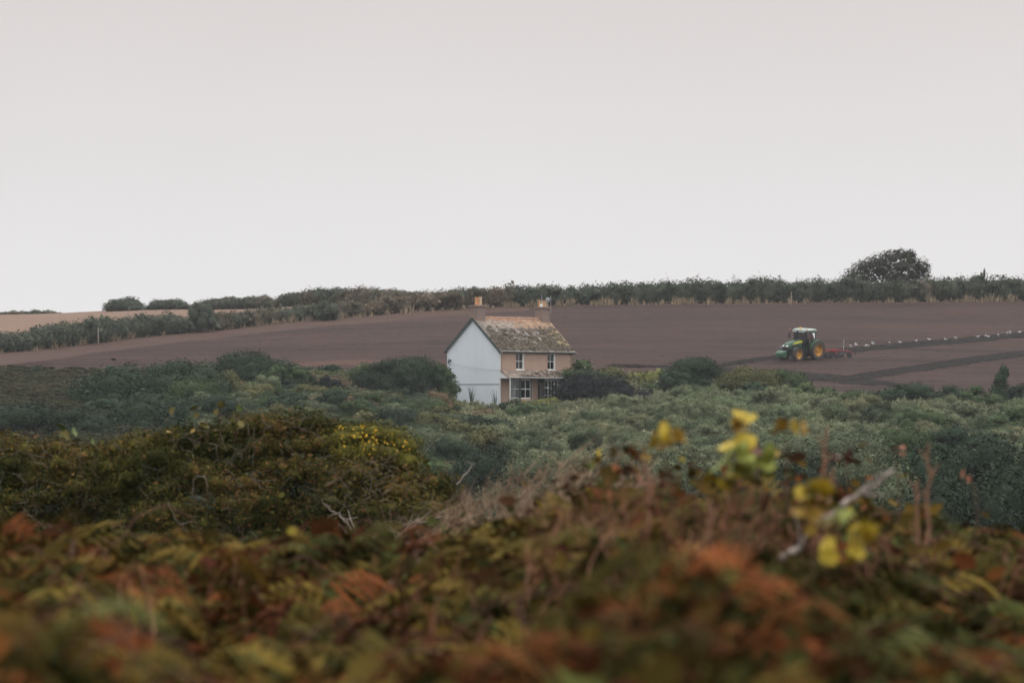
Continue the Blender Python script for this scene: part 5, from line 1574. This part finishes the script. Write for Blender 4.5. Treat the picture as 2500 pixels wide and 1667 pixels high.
def sprig(label, base, tip, d, leafs, seed, dd=0., cane=m_cane, rad=.004, group="leafy shoots above the brambles"):
    """A shoot from photograph point base to tip; leafs = (t along, side px, up px, size m, colour)."""
    r = rng(seed)
    A, B = at(*base, d), at(*tip, d + dd)
    o = thing("leafy_shoot", label, "shoot", A, 0, group)
    n = 8
    pts = np.array([(B - A) * q + np.array((math.sin(q * 3.1) * .02, math.sin(q * 2) * .02, 0)) for q in np.linspace(0, 1, n)])
    MB().tube(pts, np.linspace(rad, rad * .5, n), 6).build("stem", cane, o)
    k = d / F
    for i, (t, sx, sz, size, cn) in enumerate(leafs):
        p = (B - A) * t
        c = p + np.array((sx * k, r.normal() * .01, sz * k))
        MB().tube([p, (p + c) / 2 + np.array((0, 0, .004)), c], rad * .4, 5).build("leaf_stalk", cane, o)
        if d < 30:
            l2 = link("leaf", LEAF_SH[int(r.integers(0, 4)), cn], o)
            l2.location = c + np.array((r.normal() * .02, r.normal() * .02, r.normal() * .012)); l2.scale = (size * 1.0,) * 3
            l2.rotation_euler = (math.radians(r.uniform(0, 110)), r.normal() * .7, r.uniform(0, 6.28))
        l = link("leaf", LEAF_SH[int(r.integers(0, 4)), cn], o)
        size *= 1.0
        l.location = c; l.scale = (size, size, size)
        l.rotation_euler = (math.radians(r.uniform(5, 95)), r.normal() * .6, math.radians(r.uniform(-90, 90)) + (math.pi if r.random() < .3 else 0))
    return o
sprig("shoot with the largest lime and yellow leaf cluster, right of centre", (1800, 1400), (1785, 1095), 13.8,
      [(1, 0, -6, .085, "yellow"), (.95, -12, -16, .07, "lime"), (.88, 22, 6, .075, "lime"), (.85, -30, 0, .08, "lime"), (.82, 0, 0, .09, "lime"), (.80, 60, 20, .07, "lime"), (.78, 85, 10, .075, "lime"), (.76, -34, -10, .075, "yellow"), (.74, 50, 14, .08, "lime"), (.68, 75, 6, .07, "olive"), (.86, 40, 0, .06, "lime"), (.7, -25, 0, .06, "yellow")], 601)
sprig("tall shoot ending in a brown and a lime leaf above the big cluster", (1850, 1400), (1845, 1095), 16.4, [(1, 0, -12, .07, "rust"), (.93, 40, 0, .06, "ochre"), (.85, 10, 0, .06, "lime"), (.80, 30, 0, .065, "olive"), (.97, 10, -16, .06, "maroon")], 602)
sprig("tall shoot with two ochre leaves, highest on the right", (1765, 1300), (1800, 1035), 14.8, [(1, 10, -10, .075, "ochre"), (.98, 24, 4, .065, "yellow"), (.95, -8, -4, .06, "ochre")], 603)
sprig("shoot with a broad golden leaf left of the highest one", (1640, 1330), (1612, 1075), 14.6, [(1, 0, -6, .085, "yellow"), (.98, 22, -10, .075, "ochre"), (.95, 66, 8, .06, "ochre"), (.9, -40, -20, .05, "ochre")], 604)
sprig("thin shoot with a pair of slim ochre leaves leaning right", (1900, 1330), (1915, 1045), 15.0, [(1, -10, -8, .06, "ochre"), (.98, 26, -4, .06, "yellow"), (.97, 45, -2, .05, "ochre")], 605)
sprig("shoot of bright yellow leaves second from the right", (1985, 1420), (1978, 1185), 13.2, [(1, 0, -14, .08, "yellow"), (.94, 4, 0, .075, "yellow"), (.86, 14, 0, .06, "lime"), (.78, -12, 0, .065, "ochre"), (.66, -10, 0, .06, "ochre"), (.60, 14, 0, .06, "olive"), (.9, -18, 0, .05, "yellow")], 606)
sprig("shoot of bright yellow leaves furthest right", (2080, 1460), (2074, 1260), 13.0, [(1, 8, -10, .075, "lime"), (.92, -6, 0, .07, "lime"), (.80, 6, 0, .07, "yellow"), (.62, 0, 0, .085, "yellow"), (.56, 34, 4, .07, "yellow"), (.50, -26, 0, .07, "yellow"), (.46, 10, -8, .07, "yellow"), (.7, 34, -10, .055, "ochre")], 607)
sprig("shoot with one pinkish leaf at the far right against dark trees", (2380, 1330), (2370, 1160), 19, [(1, 0, -8, .042, "pink")], 608)
sprig("shoot with a small orange leaf left of the bleached branch tip", (2190, 1300), (2180, 1090), 19, [(1, 0, -8, .042, "pink"), (.9, 20, 0, .03, "rust")], 609)
sprig("shoot with dark maroon leaves between the orange and yellow ones", (2070, 1340), (2062, 1120), 17, [(1, 0, -8, .06, "maroon"), (.97, 12, -6, .05, "maroon"), (.93, 6, 0, .045, "pink"), (.98, -20, 0, .05, "maroon")], 610)
sprig("shoot with a pinkish leaf over the dead bracken", (1470, 1320), (1455, 1200), 17, [(1, 0, -8, .06, "pink"), (.85, 10, 0, .05, "rust")], 611)
sprig("shoot with rusty leaves right of the dead bracken", (1590, 1330), (1560, 1108), 18, [(1, -10, -6, .06, "rust"), (.98, 24, -4, .055, "ochre"), (.8, -44, 0, .05, "rust"), (.7, -6, 0, .05, "pink")], 612)
sprig("shoot with a small yellow leaf over the tan stalks", (1470, 1280), (1462, 1108), 24, [(1, 0, -8, .055, "yellow")], 613)
sprig("leafy lime green shoot on the far left hawthorn", (178, 1110), (155, 1048), 44, [(1, 0, -6, .14, "green"), (.95, 18, -4, .12, "green"), (.7, 6, 0, .12, "olive"), (.4, 30, 8, .10, "olive"), (.3, 50, 10, .08, "green"), (.85, -6, -8, .1, "green")], 614)
for i, (bx, tx, tv, lab) in enumerate([(535, 532, 985, "tallest leafy shoot above the wide hawthorn"), (572, 583, 998, "leaning leafy shoot furthest right above the wide hawthorn"), (488, 480, 992, "shoot with a single high leaf above the wide hawthorn"),
                                       (420, 415, 1000, "lone shoot furthest left above the wide hawthorn"), (505, 502, 1025, "low bushy shoot above the wide hawthorn")]):
    sprig(lab, (bx, 1080), (tx, tv), 44.5, [(1, 0, -8, .10, "olive"), (.92, 6, 0, .08, "green"), (.7, -8, 0, .07, "olive"), (.45, 6, 0, .09, "olive"), (.3, -10, 0, .07, "ochre")], 620 + i)
bare_branch([(1870, 1420, 0), (1930, 1345, 0), (2010, 1270, 0), (2075, 1222, 0), (2120, 1190, 0), (2182, 1146, 0)], 15.5, .015, "long bleached branch slanting up to the right through the brambles", 631, parts=4)

# ---- dead bracken and stalks
def stalks(name, label, n, pxr, vtop, yr, seed, cols, hr, rad, lean, curl=.3, side=3, cat="dead stems", wild=.28, sl=.16, drop=70):
    r = rng(seed); V, Fc, T = [], [], []; k0 = 0
    def ribbon(pts, w, col):
        nonlocal k0
        pts = np.asarray(pts); a = r.uniform(0, 3.14); u = np.array((math.cos(a), math.sin(a), 0)) ; w_ = np.cross(u, (0, 0, 1.))
        k = len(pts)
        for i, p in enumerate(pts):
            q = w * (1 - .6 * i / (k - 1))
            V.extend([p + u * q, p - u * q * .5 + w_ * q * .87, p - u * q * .5 - w_ * q * .87])
        for i in range(k - 1):
            for j in range(3):
                a0, a1 = k0 + i * 3 + j, k0 + i * 3 + (j + 1) % 3
                Fc.extend([(a0, a1, a1 + 3), (a0, a1 + 3, a0 + 3)])
        T.extend([col] * (3 * k)); k0 += 3 * k
    cols = np.array(cols)
    for i in range(n):
        px = r.uniform(*pxr); y = r.uniform(*yr)
        vt = np.interp(px, vtop[0], vtop[1]) + abs(r.normal()) * drop
        tip = at(px, vt, y); h = r.uniform(*hr)
        dx = r.normal() * wild + lean; col = cols[r.integers(0, len(cols))] * math.exp(.25 * r.normal())
        base = tip - np.array((dx * h, r.normal() * .1, h))
        pts = [base + (tip - base) * q + np.array((math.sin(q * 3.1) * curl * .1 * r.normal(), 0, 0)) for q in np.linspace(0, 1, 5)]
        ribbon(pts, rad * r.uniform(.6, 1.4), col)
        for s in range(side):
            q = r.uniform(.45, 1); p = base + (tip - base) * q; L = r.uniform(.05, sl) * h
            dirn = np.array((r.normal() + lean * 1.5, r.normal(), .5 + r.random())); dirn /= np.linalg.norm(dirn)
            ribbon([p, p + dirn * L * .6, p + dirn * L + np.array((.01, 0, -.01))], rad * .55, col * r.uniform(.8, 1.2))
    o = link(name, np_mesh(name, np.array(V), np.array(Fc), np.array(T), [dry]))
    return tag(o, label, cat, kind="stuff")
TAN = [(.33, .225, .15), (.25, .16, .105), (.44, .31, .21), (.16, .10, .065)]
RED = [(.26, .115, .070), (.19, .075, .045), (.31, .165, .10), (.14, .055, .035)]
stalks("dead_bracken", "pale tan dead bracken leaning right, between the hawthorn and the brambles", 250, (1110, 1640), ([1100, 1180, 1260, 1330, 1400, 1480, 1560, 1650], [1250, 1190, 1150, 1112, 1090, 1086, 1120, 1180]), (25, 31), 641, TAN, (.25, .7), .0048, .55, side=10, cat="bracken", wild=1.2, sl=.5, drop=120)
stalks("dead_stems", "reddish dead stems standing out of the brambles on the right", 300, (1280, 2120), ([1250, 1400, 1600, 1750, 1900, 2000, 2150], [1290, 1215, 1165, 1190, 1175, 1225, 1320]), (13.5, 20), 642, RED, (.35, .8), .0045, .08, side=7, wild=.45, sl=.30, drop=125)
stalks("dead_stems", "sparse brown dead stems at the right edge of the brambles", 130, (2050, 2540), ([2050, 2200, 2350, 2540], [1310, 1280, 1310, 1330]), (15, 21), 643, RED, (.4, .7), .005, .1, side=4)
stalks("dead_stems", "few thin dead stems among the left brambles", 90, (-60, 1250), ([-60, 300, 800, 1250], [1330, 1345, 1360, 1300]), (12, 19), 644, RED, (.3, .5), .004, .1, side=3)
for i, (bx, bv, tx, tv, d, lab) in enumerate([(1990, 1330, 2020, 1040, 15.5, "tall pale dead stem blurred above the yellow shoots"), (2010, 1330, 2035, 1140, 16, "shorter dead stem right of the tall pale one"), (2260, 1330, 2268, 1080, 16, "thin dead stem left of the far right leaf"),
                                             (1585, 1350, 1580, 1120, 16, "upright pinkish dead stem right of the dead bracken"), (2240, 1330, 2245, 1170, 17, "grey dead stem beyond the bleached branch tip"), (1740, 1400, 1735, 1215, 15, "upright pinkish dead stem under the largest leaf cluster")]):
    A, B = at(bx, bv, d), at(tx, tv, d)
    r = rng(660 + i); pts = [A + (B - A) * q + np.array((r.normal() * .006, 0, 0)) for q in np.linspace(0, 1, 7)]
    o = MB().tube(pts, np.linspace(.008, .004, 7), 7).tube([pts[4], pts[4] + np.array((.03, 0, .05))], [.005, .002], 5).tube([pts[5], pts[5] + np.array((-.03, 0, .04))], [.004, .002], 5).build("dead_stem", m_drystem)
    tag(o, lab, "stem", "tall dead stems in the foreground")

# ---- bramble thicket filling the foreground
def thicket():
    r = rng(701); n = 58000
    y = np.sqrt(r.uniform(6.0 ** 2, 23.5 ** 2, n)); px = np.where(r.random(n) < .75, r.uniform(-220, 2720, n), np.where(r.random(n) < .5, r.uniform(-1300, -220, n), r.uniform(2720, 3800, n)))
    def top(px, y):
        """Height of the thicket below the eye."""
        x = (px - 1250) * y / F
        base = np.interp(px, [-300, 0, 160, 300, 700, 1000, 1250, 1500, 1900, 2100, 2300, 2800], [-.53, -.50, -.53, -.64, -.67, -.66, -.57, -.49, -.48, -.56, -.62, -.68])
        ends = np.interp(y, [6, 8, 9.2, 10.5, 13, 16, 18, 20, 23.5], [-.04, .07, .06, -.12, -.14, -.05, .01, .01, -.03])
        q = np.stack([x, y * .6], 1)
        return base + ends + .09 * snoise(q, 1.9, 81) + .06 * snoise(q, 5.0, 82, 2) - .26 * np.exp(-(snoise(q, 2.3, 87, 2) / .20) ** 2) + .05
    t = top(px, y)
    yend = np.interp(px, [-220, 200, 300, 1000, 1300, 2000, 2720], [18.5, 18.5, 20.5, 20.5, 22.5, 22, 20])
    k = y < yend
    px, y, t = px[k], y[k], t[k]; n = len(px)
    x = (px - 1250) * y / F
    depth = r.random(n) ** 1.3 * .55
    strag = (r.random(n) < .13 * np.exp(-((px - 1750) / 450) ** 2)) & (y > 13)
    depth[strag] = -r.random(strag.sum()) ** 1.6 * .22
    z = EYE + t - depth
    P = np.stack([x, y, z], 1)
    # gaps: drop leaves where a clump noise is low
    cl = snoise(P * (1, .7, 1.3), 5.0, 83, 2)
    k = (cl > -.15) | (r.random(n) < .15); P, px = P[k], px[k]; n = len(P)
    # trifoliate: leaves of one stalk share position noise, colour by patch
    n1 = snoise(P, 1.5, 84) + .55 * snoise(P, 7, 85, 1) + .35 * r.normal(size=n)
    n2 = snoise(P, .8, 86)
    side = np.clip((px - 1250) / 1250, -1, 1)
    C = np.empty((n, 3)); C[:] = (.021, .024, .008)
    C[n1 < -.55] = (.028, .015, .008)
    C[(n1 > -.1)] = (.046, .038, .011)
    C[(n1 > .30)] = (.080, .058, .014)
    C[(n1 > .72)] = (.050, .064, .024)
    rr_ = r.random(n)
    red = (n2 + .5 * r.normal(size=n) > .55)
    C[red] = (.078, .028, .012)
    C[red & (rr_ < .3)] = (.105, .046, .016)
    C[red & (rr_ > .7)] = (.040, .014, .010)
    C[(rr_ < .008)] = (.13, .052, .018)
    C[(rr_ > .994)] = (.18, .16, .03)
    C *= np.exp(.25 * r.normal(size=(n, 1))) * np.array((1.0, .86, .70))
    N = np.stack([r.normal(size=n) * .65, r.normal(size=n) * .65 - .35, np.full(n, .9)], 1)
    sz = .062 * np.exp(.28 * r.normal(size=n))
    v, f, tt = leaves(P, N, sz, C, r, 'broad')
    o = tag(link("brambles", np_mesh("brambles", v, f, tt, [leaf_near])), "autumn bramble leaves, red, olive and green, among the foreground bracken", "brambles", kind="stuff")
    # canes
    b = MB()
    for i in range(220):
        yy = math.sqrt(r.uniform(6.5 ** 2, 21 ** 2)); pp = r.uniform(-150, 2650)
        tt_ = float(top(np.array([pp]), np.array([yy]))[0])
        a = at(pp, 1000, yy); a[2] = EYE + tt_ - .35
        L = r.uniform(.3, .8); an = r.uniform(0, 6.28); ax, ay = math.cos(an) * L, math.sin(an) * L
        pts = [a + np.array((ax * q, ay * q, .40 * math.sin(q * 2.6) * r.uniform(.8, 1.0))) for q in np.linspace(0, 1, 6)]
        b.tube(pts, [.005, .0045, .004, .0035, .003, .002], 4)
    c = tag(b.build("bramble_canes", m_cane), "thin reddish arching bramble canes", "canes", kind="stuff")
    # bracken fronds: each a rachis with paired tapering pinnae, arching over
    nf = 19000
    yy = np.sqrt(r.uniform(6.0 ** 2, 22.0 ** 2, nf)); pp = np.where(r.random(nf) < .71, r.uniform(-220, 2720, nf), np.where(r.random(nf) < .5, r.uniform(-1300, -220, nf), r.uniform(2720, 3800, nf)))
    k = yy < np.interp(pp, [-220, 200, 300, 1000, 1300, 2000, 2720], [18.3, 18.3, 20.2, 20.2, 21.5, 21.5, 20])
    yy, pp = yy[k], pp[k]; nf = len(yy)
    tz = EYE + top(pp, yy) - .03 - r.random(nf) ** 1.5 * .28
    B = np.stack([(pp - 1250) * yy / F, yy, tz], 1)
    az = r.uniform(0, 2 * math.pi, nf); L = r.uniform(.14, .34, nf) * np.interp(yy, [6, 11], [.62, 1])
    D = np.stack([np.cos(az), np.sin(az), np.zeros(nf)], 1); S = np.stack([-np.sin(az), np.cos(az), np.zeros(nf)], 1)
    S[:, 2] = r.normal(size=nf) * .35
    rise, fall = r.uniform(.02, .12, nf), r.uniform(.06, .22, nf)
    n1 = snoise(B, 1.3, 84) + .30 * r.normal(size=nf); n2 = snoise(B, .9, 86) + .25 * r.normal(size=nf)
    fc = np.empty((nf, 3)); fc[:] = (.050, .046, .013)
    fc[n1 > .2] = (.085, .068, .017); fc[n1 > .65] = (.108, .082, .022); fc[n1 < -.45] = (.034, .044, .014)
    fc[n2 > .30] = (.086, .032, .013); fc[n2 > .80] = (.108, .044, .016); fc[(n2 > .1) & (n1 < -.3)] = (.048, .018, .010)
    dk = (pp > 1850) & (r.random(nf) < .4); fc[dk] = (.034, .042, .014)
    q = r.random(nf); fc[q < .03] = (.070, .088, .034); fc[(q > .985) & (yy > 13)] = (.13, .065, .020)
    fc *= np.exp(.25 * r.normal(size=(nf, 1))) * np.array((1.06, .92, .76))
    V, Fc_, T_ = [], [], []; base = 0
    for j in range(9):
        t = .10 + .88 * j / 8
        pos = B + D * (L * t)[:, None]; pos[:, 2] += rise * math.sin(t * 2.2) - fall * t ** 2.2
        ln = L * .40 * (1 - t) ** .8 * (.55 + .45 * min(1, t * 4)) + .012
        for sd in (-1, 1):
            tipv = pos + S * (sd * ln)[:, None] + D * (ln * .35)[:, None]; tipv[:, 2] -= ln * r.uniform(.0, .45, nf)
            w = (L * .055)[:, None]
            mid = pos * .45 + tipv * .55; mid[:, 2] += .006
            V.append(np.stack([pos - D * w * .5, pos + D * w, mid + D * w, tipv, mid - D * w * .6], 1).reshape(-1, 3))
            i = base + np.arange(nf)[:, None] * 5
            Fc_ += [i + [0, 1, 2], i + [0, 2, 4], i + [4, 2, 3]]
            T_.append(np.repeat(fc * np.exp(.22 * r.normal(size=(nf, 1))), 5, axis=0)); base += nf * 5
    for j in range(5):                       # rachis
        t0, t1 = j / 5, (j + 1) / 5
        a0 = B + D * (L * t0)[:, None]; a0[:, 2] += rise * math.sin(t0 * 2.2) - fall * t0 ** 2.2
        a1 = B + D * (L * t1)[:, None]; a1[:, 2] += rise * math.sin(t1 * 2.2) - fall * t1 ** 2.2
        V.append(np.stack([a0 - S * .003, a0 + S * .003, a1 + S * .0025, a1 - S * .0025, a1], 1).reshape(-1, 3))
        i = base + np.arange(nf)[:, None] * 5
        Fc_ += [i + [0, 1, 2], i + [0, 2, 3]]
        T_.append(np.repeat(fc * (1.4, 1.0, .8), 5, axis=0)); base += nf * 5
    tag(link("bracken", np_mesh("bracken", np.concatenate(V), np.concatenate(Fc_), np.concatenate(T_), [leaf_near])), "dense autumn bracken fronds, rust, olive and gold, filling the foreground", "bracken", kind="stuff")
    return o
thicket()

# ---------------------------------------------------------------- the air
haze_mat = bpy.data.materials.new("haze")
haze_mat.use_nodes = True
_hn = haze_mat.node_tree.nodes; _hn.clear()
_pv = _hn.new("ShaderNodeVolumePrincipled"); _ho = _hn.new("ShaderNodeOutputMaterial")
_pv.inputs["Color"].default_value = (.93, .965, 1.0, 1)
_pv.inputs["Density"].default_value = .000105
_pv.inputs["Anisotropy"].default_value = .2
haze_mat.node_tree.links.new(_pv.outputs[0], _ho.inputs["Volume"])
hz = MB().box(-640, 640, -70, 1600, -14, 24).build("haze", haze_mat)
tag(hz, "thin pale haze over the whole valley", "haze", kind="stuff")
